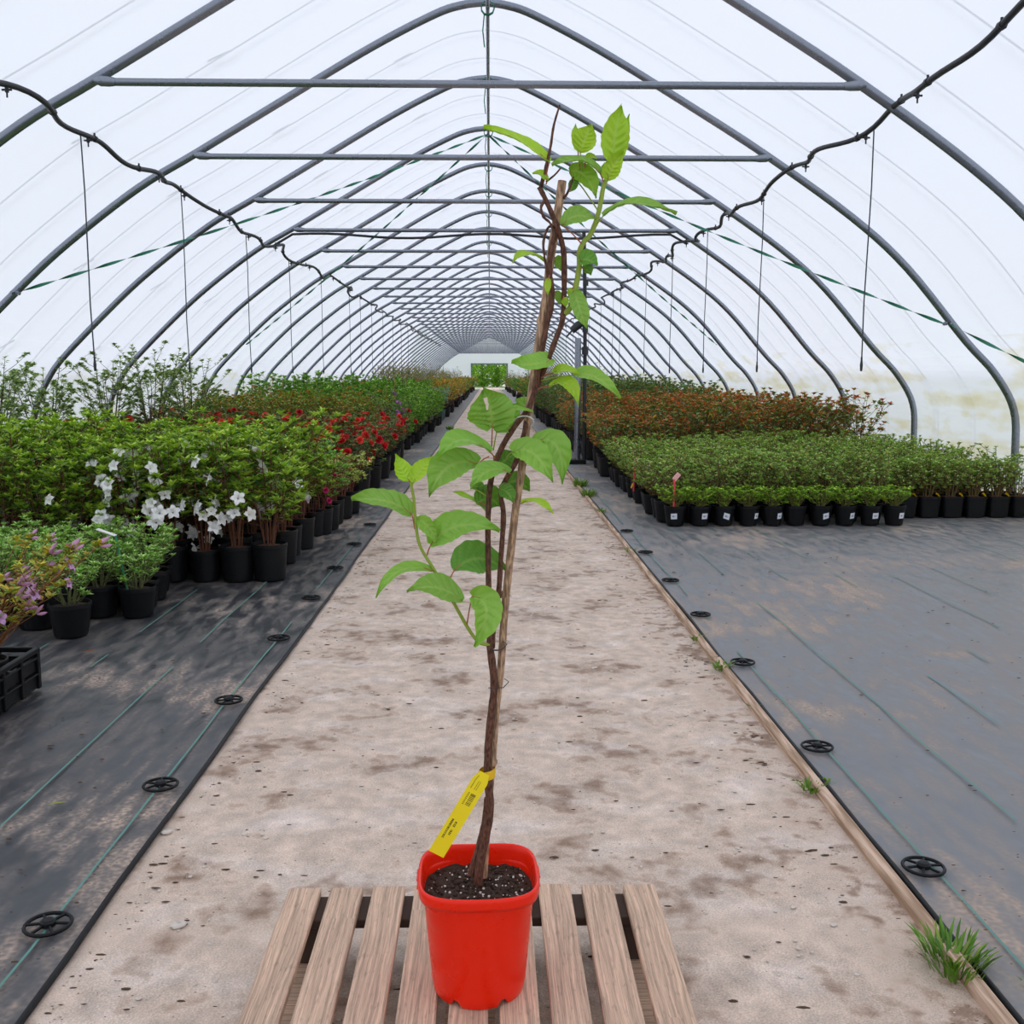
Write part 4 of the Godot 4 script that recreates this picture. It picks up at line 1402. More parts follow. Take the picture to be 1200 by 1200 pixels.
func build_left_bed() -> void:
	var green := [lin(118, 148, 50), lin(92, 126, 44), lin(70, 104, 38), lin(50, 80, 32), lin(136, 160, 62)]
	# --- crate with the pink azalea
	var cr := thing("plastic_crate", "black slatted plastic crate on the ground cover holding a pink azalea", "crate", Vector3(-2.1, 0.022, -3.7))
	var mb := MB.new()
	var W := 0.6
	var Dp := 0.6
	var H := 0.17
	mb.box(Vector3(W, 0.012, Dp), Transform3D(Basis(), Vector3(0, 0.012, 0)), 0.002)
	part("bottom", mb.mesh(M.black_plastic), cr)
	for k in 4:
		var b := Basis(Vector3.UP, PI / 2 * k)
		mb = MB.new()
		mb.box(Vector3(W, 0.02, 0.022), Transform3D(b, b * Vector3(0, H - 0.01, W / 2)), 0.003)
		part("rim", mb.mesh(M.black_plastic), cr)
		for j in 2:
			mb = MB.new()
			mb.box(Vector3(W - 0.02, 0.05, 0.01), Transform3D(b, b * Vector3(0, 0.035 + 0.065 * j, W / 2 - 0.006)), 0.002)
			mb.box(Vector3(W, 0.008, 0.018), Transform3D(b, b * Vector3(0, 0.065 + 0.065 * j, W / 2)), 0.002)
			part("slat", mb.mesh(M.black_plastic), cr)
		for j in 5:
			mb = MB.new()
			mb.box(Vector3(0.022, H - 0.01, 0.02), Transform3D(b, b * Vector3(-W / 2 + 0.012 + (W - 0.024) * j / 4.0, H / 2, W / 2)), 0.002)
			part("upright", mb.mesh(M.black_plastic), cr)
	var pk := shrub(201, {"h": 0.4, "r": 0.36, "stems": 13, "side": 7, "bare": 0.12, "leaves": 1300, "leaf": 0.036, "width": 0.016, "bright": 1.5, "pal": [lin(176, 164, 48), lin(150, 152, 50), lin(122, 136, 46), lin(160, 132, 44)], "stem": lin(126, 82, 46), "whorl": 6})
	var pinks := [azalea_flower(lin(206, 158, 206), 0.055, 1)]
	var bud := MB.new()
	for k in 3:
		var a := TAU * k / 3.0
		bud.tube([Vector3(cos(a) * 0.004, 0, sin(a) * 0.004), Vector3(cos(a) * 0.012, 0.014, sin(a) * 0.012), Vector3(cos(a) * 0.017, 0.028, sin(a) * 0.017), Vector3(cos(a) * 0.02, 0.04, sin(a) * 0.02)], [0.003, 0.007, 0.006, 0.001], 6, jitter(lin(214, 160, 196), 0.1))
	pinks.append(bud.mesh(M.petal))
	pinks.append(pinks[1])
	pinks.append(pinks[1])
	var small_pot := pot_mesh(0.1, 0.075, 0.16, M.black_plastic)
	var small_soil := soil_mesh(0.093, 0.145, M.soil)
	var p := potted("pink_azalea", small_pot, small_soil, 0.14, pk)
	add_flowers(p, pk, 0.14, pinks, 60, 0.2, 1.0)
	put(p, Vector3(-1.92, 0.041, -3.78), 0.4, 1.0, "azalea with pink buds and yellow-green leaves in the black crate", "azalea")
	put(p, Vector3(-2.16, 0.041, -3.55), 2.2, 0.85, "second pink azalea at the hidden end of the black crate", "azalea")
	# --- low grey-green shrubs in front
	var small := []
	var sizes := [0.24, 0.2, 0.28]
	for k in 3:
		var s := shrub(220 + k, {"h": sizes[k], "r": 0.12, "stems": 8, "side": 4, "bare": 0.1, "leaves": 260, "leaf": 0.038, "width": 0.013, "bright": 2.0, "pal": [lin(122, 150, 82), lin(100, 134, 58), lin(142, 166, 98), lin(92, 126, 46)], "stem": lin(96, 100, 60), "whorl": 8})
		small.append(potted("low_shrub", small_pot, small_soil, 0.14, s))
	var sl := 0
	for row in 4:
		for col in 6:
			var x := -1.84 - 0.2 * col - 0.03 * row + rng.randf_range(-0.012, 0.012)
			var d := 5.27 + 0.2 * row + rng.randf_range(-0.012, 0.012)
			if not scatter_ok(x, d, 0.0): continue
			var lab := "low grey-green shrub inside the small block, %s row back, %s from the right" % [ordinal(row), ordinal(col)]
			if col == 0: lab = "low grey-green shrub in a black pot, right edge of its block, %s from the front" % ordinal(row)
			elif row == 0: lab = "low grey-green leafy shrub in a black pot, front row, %s from the right" % ordinal(col)
			put(small[rng.randi() % 3], Vector3(x, 0.022, -d), rng.randf() * TAU, rng.randf_range(0.94, 1.04), lab, "shrub", "low grey-green shrubs on the left")
	put(small[1], Vector3(-2.02, 0.022, -4.86), 1.0, 1.0, "lone low shrub in a black pot just behind the pink azalea", "shrub", "low grey-green shrubs on the left")
	put(small[2], Vector3(-2.25, 0.022, -5.02), 2.0, 1.05, "low shrub in a black pot half hidden behind the pink azalea", "shrub", "low grey-green shrubs on the left")
	put(small[2], Vector3(-2.46, 0.022, -4.98), 2.6, 1.05, "low shrub in a black pot far left behind the pink azalea", "shrub", "low grey-green shrubs on the left")
	# --- white azaleas
	var az := []
	var az_pot := pot_mesh(0.1, 0.082, 0.2, M.black_plastic)
	var az_soil := soil_mesh(0.093, 0.185, M.bark_soil)
	var whites := [azalea_flower(lin(246, 246, 242), 0.082, 2), azalea_flower(lin(242, 242, 232), 0.074, 3)]
	for k in 6:
		var s := shrub(240 + k, {"h": [0.66, 0.7, 0.62, 0.74, 0.58, 0.72][k], "r": 0.18, "stems": 7, "side": 6, "bare": 0.24, "leaves": 520, "leaf": 0.056, "width": 0.023, "pal": green, "tip_pal": [lin(152, 174, 58), lin(126, 156, 50)], "tip_at": 0.93, "stem": lin(100, 62, 40), "stem_r": 0.0045, "bright": 1.5, "whorl": 7})
		p = potted("white_azalea", az_pot, az_soil, 0.18, s)
		if k < 3: add_flowers(p, s, 0.18, whites, [26, 20, 6][k], 0.15, 4.0, [0.2, 0.24, 0.1][k])
		az.append(p)
	for row in 7:
		for col in 16:
			var x := -1.36 - 0.195 * col + rng.randf_range(-0.015, 0.015)
			var d := 6.2 + 0.29 * row + rng.randf_range(-0.02, 0.02)
			if row > 0: x -= 0.04 * (row % 2) + 0.02
			if not scatter_ok(x, d, 0.1) : continue
			var k := rng.randi_range(3, 5)
			if row == 0 and col >= 1 and col <= 5: k = [0, 0, 1, 1, 0, 0][col]
			elif row <= 2 and rng.randf() < 0.3: k = 2
			if row == 0 and col == 0: k = 4
			var lab := "leafy azalea inside the white azalea block, %s row back, %s from the path" % [ordinal(row), ordinal(col)]
			if row == 0: lab = "azalea in a black pot, front row of its block, %s from the path" % ordinal(col)
			elif col == 0: lab = "azalea in a black pot at the path edge of its block, %s row back" % ordinal(row)
			var size := rng.randf_range(0.84, 1.12)
			if col >= 8 and row < 3: size *= 1.05
			put(az[k], Vector3(x, 0.022, -d), rng.randf() * TAU, size, lab, "azalea", "white azaleas on the left")
	# plant label stakes
	mb = MB.new()
	mb.tube([Vector3(0, 0.0, 0), Vector3(-0.02, 0.12, 0), Vector3(-0.05, 0.3, 0.0)], 0.006, 6)
	var stake_shaft := mb.mesh(M.stake_green)
	mb = MB.new()
	mb.box(Vector3(0.1, 0.006, 0.035), Transform3D(Basis(Vector3.BACK, -0.35), Vector3(-0.095, 0.318, 0)), 0.002)
	var stake_head := mb.mesh(M.white_plastic)
	var lb := thing("plant_marker", "green plastic marker stake with a pale bent head among the low shrubs", "plant marker", Vector3(-1.86, 0.15, -5.2))
	part("shaft", stake_shaft, lb)
	part("head", stake_head, lb)
	mb = MB.new()
	mb.tube([Vector3(0, 0, 0), Vector3(-0.01, 0.3, 0)], 0.007, 6)
	var os := mb.mesh(M.stake_orange)
	mb = MB.new()
	mb.box(Vector3(0.085, 0.05, 0.004), Transform3D(Basis(Vector3.BACK, -0.4), Vector3(-0.03, 0.32, 0)), 0.002)
	for k in 2:
		lb = thing("plant_marker", ["orange marker stake with a white head near the reddish shrubs", "shorter orange marker stake with a white head beside the azaleas"][k], "plant marker", [Vector3(-1.42, 0.34, -7.5), Vector3(-1.44, 0.24, -7.1)][k])
		part("shaft", os, lb)
		part("head", mb.mesh(M.white_plastic), lb)
	# --- mixed shrubs at the path edge
	var mixed := []
	for k in 3:
		var s := shrub(260 + k, {"h": [0.42, 0.34, 0.4][k], "r": 0.17, "stems": 7, "side": 4, "bare": 0.12, "leaves": 300, "leaf": 0.045, "width": 0.018, "pal": [[lin(96, 134, 52), lin(128, 84, 50), lin(108, 120, 50)], [lin(206, 186, 120), lin(150, 156, 74), lin(96, 120, 52)], [lin(86, 132, 56), lin(120, 160, 70)]][k], "stem": lin(110, 60, 44), "whorl": 6})
		p = potted("mixed_shrub", az_pot, az_soil, 0.18, s)
		if k == 0: add_flowers(p, s, 0.18, [rose_flower(lin(206, 40, 110), 0.045, 7)], 3, 0.2, 3.0, 0.1)
		mixed.append(p)
	var mp := [[-1.32, 8.36 - 0.08, 2], [-1.34, 8.05, 0], [-1.52, 8.4, 0], [-1.33, 8.62, 0], [-1.3, 8.95, 1], [-1.5, 9.05, 1], [-1.28, 9.3, 1], [-1.5, 9.4, 2]]
	var ml := ["leafy mid-green shrub beside the path just past the azaleas", "reddish-leaved shrub with magenta flowers beside the path", "reddish-leaved shrub with magenta flowers, one pot in from the path", "farther reddish-leaved shrub with magenta flowers beside the path", "cream-variegated shrub beside the path, nearest of three", "cream-variegated shrub one pot in from the path", "cream-variegated shrub beside the path, farthest of three", "mid-green shrub behind the variegated shrubs"]
	for k in mp.size():
		put(mixed[mp[k][2]], Vector3(mp[k][0], 0.022, -mp[k][1]), rng.randf() * TAU, 1.0, ml[k], "shrub", "mixed shrubs beside the path")
	var soft := []
	for k in 2:
		var s := shrub(270 + k, {"h": [0.52, 0.46][k], "r": 0.22, "stems": 10, "side": 5, "bare": 0.1, "leaves": 480, "leaf": 0.05, "width": 0.012, "pal": [lin(104, 154, 88), lin(86, 136, 74), lin(126, 172, 104)], "stem": lin(90, 110, 60), "whorl": 6})
		soft.append(potted("soft_shrub", az_pot, az_soil, 0.18, s))
	for row in 4:
		for col in 10:
			var x := -1.66 - 0.33 * col + rng.randf_range(-0.03, 0.03)
			var d := 8.5 + 0.36 * row + rng.randf_range(-0.03, 0.03)
			if not scatter_ok(x, d, 0.1) or x < -4.9 or (row > 0 and col == 0 and row < 2): continue
			put(soft[rng.randi() % 2], Vector3(x, 0.022, -d), rng.randf() * TAU, rng.randf_range(0.9, 1.05), "feathery green shrub behind the azaleas, %s row back, %s from the path" % [ordinal(row), ordinal(col)], "shrub", "feathery green shrubs on the left")
	# --- red-flowered shrubs
	var big_pot := pot_mesh(0.125, 0.1, 0.25, M.black_plastic)
	var big_soil := soil_mesh(0.117, 0.23, M.bark_soil)
	var reds := []
	var red_f := [rose_flower(lin(226, 34, 44), 0.1, 11), rose_flower(lin(232, 66, 54), 0.09, 12), rose_flower(lin(200, 22, 34), 0.095, 13)]
	for k in 3:
		var s := shrub(280 + k, {"h": [0.46, 0.52, 0.42][k], "r": 0.22, "stems": 8, "side": 4, "bare": 0.08, "leaves": 330, "leaf": 0.055, "width": 0.028, "pal": [lin(56, 84, 46), lin(72, 100, 50), lin(98, 116, 56), lin(110, 70, 46)], "stem": lin(90, 70, 46), "whorl": 5})
		p = potted("red_rose", big_pot, big_soil, 0.23, s)
		if k < 2: add_flowers(p, s, 0.25, red_f, [10, 7][k], 0.25, 0.6)
		reds.append(p)
	for row in 9:
		for col in 10:
			var x := -1.36 - 0.4 * col + rng.randf_range(-0.05, 0.05)
			var d := 10.3 + 0.55 * row + rng.randf_range(-0.05, 0.05)
			if not scatter_ok(x, d, 0.1) or x < -4.8: continue
			var lab := "dark-leaved red rose behind the feathery shrubs, %s row back, %s from the path" % [ordinal(row), ordinal(col)]
			if col == 0 and row < 6: lab = "dark-leaved rose with red flowers at the path edge, %s pot back" % ordinal(row)
			put(reds[rng.randi() % 3 if col > 0 else row % 2], Vector3(x, 0.022, -d), rng.randf() * TAU, rng.randf_range(0.92, 1.1), lab, "rose bush", "red roses on the left")
	# --- purple-flowered shrub
	var s2 := shrub(290, {"h": 0.7, "r": 0.26, "stems": 9, "side": 5, "bare": 0.08, "leaves": 420, "leaf": 0.06, "width": 0.022, "pal": [lin(66, 96, 44), lin(88, 120, 52)], "whorl": 5})
	p = potted("purple_rhododendron", big_pot, big_soil, 0.23, s2)
	add_flowers(p, s2, 0.23, [azalea_flower(lin(176, 96, 176), 0.09, 21)], 14, 0.2, 0.4)
	put(p, Vector3(-1.62, 0.022, -15.6), 0.3, 1.0, "purple-flowered shrub behind the red roses, nearer of two", "shrub", "purple-flowered shrubs")
	put(p, Vector3(-1.5, 0.022, -16.5), 2.3, 0.95, "purple-flowered shrub behind the red roses, farther of two", "shrub", "purple-flowered shrubs")
	# --- grey-leaved shrubs by the left wall
	var tub := pot_mesh(0.16, 0.13, 0.28, M.black_plastic)
	var tub_soil := soil_mesh(0.15, 0.26, M.bark_soil)
	for k in 5:
		var s := shrub(300 + k, {"h": [1.2, 1.28, 1.32, 1.15, 1.2][k], "r": 0.36, "stems": 9, "side": 9, "bare": 0.3, "leaves": 3400, "leaf": 0.046, "width": 0.024, "bright": 2.9, "pal": [lin(112, 126, 84), lin(92, 108, 66), lin(136, 146, 106), lin(78, 96, 54)], "stem": lin(86, 74, 60), "stem_r": 0.011, "whorl": 5})
		p = potted("grey_leaved_shrub", tub, tub_soil, 0.26, s)
		put(p, Vector3([-4.62, -4.3, -3.95, -4.72, -3.75][k], 0.022, -[10.8, 11.7, 12.1, 9.9, 12.9][k]), k * 1.3, 1.0, ["tall airy grey-leaved shrub by the left wall, first full one from the left", "tall airy grey-leaved shrub by the left wall, second full one from the left", "tall airy grey-leaved shrub by the left wall, bushiest one", "tall airy grey-leaved shrub cut by the photo's left edge", "tall airy grey-leaved shrub, rightmost of its group above the azaleas"][k], "shrub", "tall grey-leaved shrubs")
	# --- bronze shrubs
	var bronze := []
	for k in 2:
		var s := shrub(310 + k, {"h": [0.72, 0.66][k], "r": 0.27, "stems": 9, "side": 5, "bare": 0.08, "leaves": 360, "leaf": 0.068, "width": 0.036, "stem": lin(92, 84, 48), "pal": [lin(104, 120, 44), lin(128, 96, 42), lin(88, 120, 46), lin(96, 128, 50), lin(150, 104, 48)], "whorl": 5})
		bronze.append(potted("bronze_shrub", big_pot, big_soil, 0.23, s))
	for row in 6:
		for col in 7:
			var x := -1.95 - 0.45 * col + rng.randf_range(-0.06, 0.06)
			var d := 15.5 + 0.6 * row + rng.randf_range(-0.06, 0.06)
			if x < -4.8: continue
			put(bronze[rng.randi() % 2], Vector3(x, 0.022, -d), rng.randf() * TAU, rng.randf_range(0.92, 1.08), "bronze-green shrub behind the red roses, %s row back, %s from the path" % [ordinal(row), ordinal(col)], "shrub", "bronze-green shrubs on the left")
	# --- tall staked greens
	var tall := []
	for k in 3:
		var s := shrub(320 + k, {"h": [1.0, 1.08, 0.94][k], "r": 0.22, "stems": 6, "side": 8, "bare": 0.12, "leaves": 400, "leaf": 0.085, "width": 0.042, "stem": lin(92, 92, 48), "pal": [lin(104, 142, 46), lin(84, 124, 42), lin(122, 158, 60), lin(66, 102, 38)], "whorl": 5})
		tall.append(potted("staked_shrub", big_pot, big_soil, 0.23, s, 1.0))
	for row in 11:
		for col in 8:
			var x := -1.36 - 0.5 * col + rng.randf_range(-0.08, 0.08)
			var d := 17.4 + 0.9 * row + rng.randf_range(-0.1, 0.1)
			if x < -4.8 or (row < 2 and col > 0): continue
			put(tall[rng.randi() % 3], Vector3(x, 0.022, -d), rng.randf() * TAU, rng.randf_range(0.86, 1.02) * (0.8 if col == 0 else 1.0), "tall green caned shrub behind the bronze shrubs, %s row back, %s from the path" % [ordinal(row), ordinal(col)], "shrub", "tall staked green shrubs on the left")
	# --- far mixed rows
	var far := []
	var fs := [
		{"h": 0.75, "r": 0.3, "stems": 8, "side": 5, "leaves": 300, "leaf": 0.08, "width": 0.04, "pal": [lin(74, 112, 42), lin(96, 132, 50)]},
		{"h": 0.8, "r": 0.34, "stems": 9, "side": 5, "leaves": 320, "leaf": 0.075, "width": 0.04, "pal": [lin(186, 130, 50), lin(150, 116, 48), lin(108, 118, 50)]},
		{"h": 1.45, "r": 0.3, "stems": 7, "side": 6, "leaves": 170, "leaf": 0.07, "width": 0.03, "bare": 0.3, "pal": [lin(112, 120, 70), lin(126, 102, 60), lin(90, 110, 54)], "stem": lin(120, 86, 56)},
		{"h": 0.8, "r": 0.2, "stems": 10, "side": 6, "leaves": 420, "leaf": 0.07, "width": 0.018, "lift": 1.4, "pal": [lin(44, 76, 46), lin(56, 88, 54)]},
		{"h": 0.6, "r": 0.22, "stems": 9, "side": 5, "leaves": 360, "leaf": 0.07, "width": 0.018, "lift": 1.0, "pal": [lin(96, 128, 110), lin(112, 142, 118), lin(84, 116, 92)]}]
	var fnames := ["leafy_shrub", "orange_shrub", "tall_twiggy_shrub", "dark_conifer", "blue_green_conifer"]
	var flabs := ["green leafy shrub", "orange-flowering shrub", "tall twiggy shrub", "dark upright conifer", "blue-green conifer"]
	var teal := pot_mesh(0.14, 0.11, 0.26, M.green_plastic)
	for k in 5:
		far.append(potted(fnames[k], teal if k == 4 else big_pot, big_soil, 0.23, shrub(340 + k, fs[k])))
	for k in 6:
		put(far[4], Vector3(-1.42 - 0.42 * (k % 2), 0.022, -(28.2 + 0.75 * (k / 2))), k * 1.0, 1.05, "blue-green conifer in a teal pot beside the path, %s of six" % ordinal(k), "conifer", "blue-green conifers in teal pots")
	for side in [-1, 1]:
		var where: String = "left" if side < 0 else "right"
		var d := 28.0 if side < 0 else 33.0
		var row := 0
		while d < END_D - 3.0:
			for col in 5:
				var x: float = side * (1.45 + 0.82 * col + rng.randf_range(-0.15, 0.15)) + (0.0 if side < 0 else 0.1)
				if side < 0 and d < 31.0 and col < 1: continue
				if col > 3: continue
				var k := 0
				var q := rng.randf()
				if d < 38.0: k = 3 if q < 0.3 and col > 1 else 0 if q < 0.7 else 1
				else: k = 1 if (col < 2 and q < 0.6) else 2 if (col >= 1 and q < 0.75) else 0
				if side > 0: k = 0 if q < 0.5 else 3 if q < 0.7 else 1 if q < 0.85 else 2
				put(far[k], Vector3(x, 0.022, -(d + rng.randf_range(-0.2, 0.2))), rng.randf() * TAU, rng.randf_range(0.9, 1.15), "%s in the far rows %s of the path" % [flabs[k], where], "conifer" if k >= 3 else "shrub", "%s, far rows on the %s" % [flabs[k], where])
			d += 1.0 if d < 45.0 else 2.2
			row += 1

func build_right_bed() -> void:
	var label_pot := pot_mesh(0.094, 0.068, 0.165, M.black_plastic)
	var soil := soil_mesh(0.087, 0.15, M.bark_soil)
	# --- front row with white stickers
	var low := []
	for k in 3:
		low.append(shrub(400 + k, {"h": 0.15, "r": 0.12, "stems": 10, "side": 4, "bare": 0.05, "leaves": 260, "leaf": 0.034, "width": 0.018, "bright": 1.55, "pal": [lin(122, 156, 46), lin(146, 174, 58), lin(98, 132, 40)], "stem": lin(110, 110, 50), "whorl": 5}))
	var yaws := [0.28, -0.35, -0.1, -0.75, -0.6, 0.0, -0.25, -0.55, -0.2, -0.45]
	var rolls := [0.05, 0.0, -0.28, 0.0, 0.05, 0.0, 0.2, 0.05, 0.05, 0.0]
	for k in 10:
		var pr := potted("labelled_shrub", label_pot, soil, 0.15, low[k % 3])
		if k != 5:
			var mb := MB.new()
			var a: float = -yaws[k]
			# sticker wrapped on the tapered wall
			var rows := []
			var uvs := []
			for i in 7:
				var f := i / 6.0 - 0.5
				var row := []
				var ur := []
				for j in 3:
					var g := j / 2.0 - 0.5
					var y: float = 0.082 - g * 0.048 + rolls[k] * f * 0.06
					var r := lerpf(0.07, 0.0905, y / 0.143) + 0.0014
					var an: float = a + f * 0.75 * (0.066 / r) * 1.05 + rolls[k] * g * 0.3
					row.append(Vector3(sin(an) * r, y, cos(an) * r))
					ur.append(Vector2(f + 0.5, g + 0.5))
				rows.append(row)
				uvs.append(ur)
			mb.grid(rows, uvs, [], Vector3(sin(a), 0, cos(a)))
			part("sticker", mb.mesh(M.sticker), pr, "", "white printed sticker")
		var x := seen([791, 820, 848, 877, 905, 932, 962, 990, 1020, 1048][k], 600.0, 8.44).x
		var lab := "bright green low shrub in a white-stickered black pot, front row, %s from the path" % ordinal(k)
		if k == 5: lab = "bright green low shrub in a black pot with no sticker, front row"
		put(pr, Vector3(x, 0.022, -8.44), 0.0, 1.0, lab, "shrub", "bright green shrubs of the front row")
	# --- grey-green block behind
	var pots := []
	var sq_pot := pot_mesh(0.1, 0.082, 0.185, M.black_plastic, 6.0, 32)
	var sq_soil := soil_mesh(0.094, 0.175, M.bark_soil, 6.0)
	for k in 5:
		var s := shrub(420 + k, {"h": [0.34, 0.38, 0.3, 0.36, 0.32][k], "r": 0.15, "stems": 8, "side": 5, "bare": 0.18, "leaves": 270, "leaf": 0.034, "width": 0.02, "bright": 2.2, "pal": [lin(112, 136, 74), lin(96, 122, 56), lin(134, 152, 90), lin(124, 116, 60), lin(106, 134, 50)], "stem": lin(104, 88, 50), "whorl": 5})
		var pr := potted("small_rose", label_pot if k < 4 else sq_pot, soil if k < 4 else sq_soil, 0.15, s)
		if k == 1 or k == 4: yellow_tag(pr, Vector3(0.05, 0.21, 0.06), 0.07, 0.4)
		pots.append(pr)
	for row in 15:
		for col in 16:
			var x := 1.5 + 0.225 * col + rng.randf_range(-0.025, 0.025)
			var d := 8.68 + 0.25 * row + rng.randf_range(-0.02, 0.02)
			if row % 2 == 1 and col > 0: x += 0.06
			if x > 4.82 or not scatter_ok(x, d, 0.15) or (row < 2 and x > 3.45): continue
			var lab := "small grey-green rose inside its dense block, %s row back, %s from the path" % [ordinal(row), ordinal(col)]
			if col == 0: lab = "small grey-green rose in a black pot at its block's path edge, %s row back" % ordinal(row)
			put(pots[rng.randi() % 4], Vector3(x, 0.022, -d), rng.randf() * TAU, rng.randf_range(0.82, 1.2), lab, "rose bush", "small grey-green roses on the right")
	for row in 2:
		for k in 6:
			var x := 3.66 + 0.205 * k
			put(pots[4], Vector3(x, 0.022, -(8.92 + 0.22 * row)), (0.03 * k if row == 0 else 1.6), 1.0, "yellow-tagged rose in a square pot, %s row by the wall, %s from left" % [["front", "second"][row], ordinal(k)], "rose bush", "small roses in square pots by the right wall")
	# pink marker stakes
	var mb := MB.new()
	mb.tube([Vector3(0, 0, 0), Vector3(0.004, 0.2, 0), Vector3(0.0, 0.27, 0.0)], 0.009, 6)
	var shaft := mb.mesh(M.pink_plastic)
	mb = MB.new()
	mb.box(Vector3(0.04, 0.07, 0.008), Transform3D(Basis(Vector3.BACK, -0.7), Vector3(0.02, 0.29, 0)), 0.003)
	var head := mb.mesh(M.pale_pink)
	for k in 2:
		var o := thing("plant_marker", ["pink marker stake in the first labelled pot of the front row", "pink marker stake at the path edge of the rose block, farther back"][k], "plant marker", [Vector3(1.52, 0.14, -8.39), Vector3(1.4, 0.14, -9.9)][k])
		part("shaft", shaft, o)
		part("head", head, o)
	# --- bronze roses in big pots
	var big_pot := pot_mesh(0.14, 0.11, 0.28, M.black_plastic)
	var big_soil := soil_mesh(0.13, 0.26, M.bark_soil)
	var roses := []
	for k in 4:
		var s := shrub(440 + k, {"h": [0.6, 0.66, 0.56, 0.7][k], "r": 0.27, "stems": 8, "side": 5, "bare": 0.06, "leaves": 340, "leaf": 0.06, "width": 0.036, "pal": [lin(72, 106, 52), lin(90, 124, 60), lin(116, 138, 70), lin(60, 90, 44), lin(124, 140, 72), lin(150, 84, 52)], "tip_pal": [lin(146, 92, 58), lin(132, 112, 60), lin(108, 122, 60), lin(168, 78, 52), lin(182, 96, 54), lin(92, 118, 54)], "tip_at": 0.93, "bright": 1.85, "stem": lin(98, 88, 50), "whorl": 6})
		var pr := potted("bronze_rose", big_pot, big_soil, 0.26, s)
		if k < 2: yellow_tag(pr, Vector3(0.06, 0.74, 0.14), 0.12, 0.8)
		roses.append(pr)
	for row in 16:
		for col in 10:
			var x := 1.5 + 0.38 * col + rng.randf_range(-0.05, 0.05)
			var d := 12.6 + 0.42 * row + rng.randf_range(-0.05, 0.05)
			if x > 4.75: continue
			if row == 4 and col == 0: x += 0.14
			if row == 5 and col == 0: x += 0.14
			var lab := "bronze-tipped rose inside its block, %s row back, %s from the path" % [ordinal(row), ordinal(col)]
			if row == 0: lab = "bronze-tipped rose in a large black pot, first row of its block, %s from the path" % ordinal(col)
			elif col == 0: lab = "bronze-tipped rose in a large black pot at the path edge, %s row back" % ordinal(row)
			put(roses[rng.randi() % 4], Vector3(x, 0.022, -d), rng.randf() * TAU, rng.randf_range(0.82, 1.12), lab, "rose bush", "bronze-tipped roses on the right")
	# --- taller green roses behind
	var back := []
	for k in 3:
		var s := shrub(460 + k, {"h": [0.86, 0.94, 0.8][k], "r": 0.28, "stems": 9, "side": 6, "bare": 0.08, "leaves": 400, "leaf": 0.075, "width": 0.042, "pal": [lin(72, 104, 54), lin(92, 122, 66), lin(60, 88, 46), lin(112, 96, 56)], "stem": lin(98, 72, 50), "whorl": 5})
		back.append(potted("tall_rose", big_pot, big_soil, 0.26, s))
	for row in 17:
		for col in 7:
			var x := 1.5 + 0.56 * col + rng.randf_range(-0.08, 0.08)
			var d := 19.5 + 0.8 * row + rng.randf_range(-0.1, 0.1)
			if x > 4.65: continue
			put(back[rng.randi() % 3], Vector3(x, 0.022, -d), rng.randf() * TAU, rng.randf_range(0.86, 1.06), "tall dark-green rose behind the bronze-tipped roses, %s row back, %s from the path" % [ordinal(row), ordinal(col)], "rose bush", "tall green roses on the right")

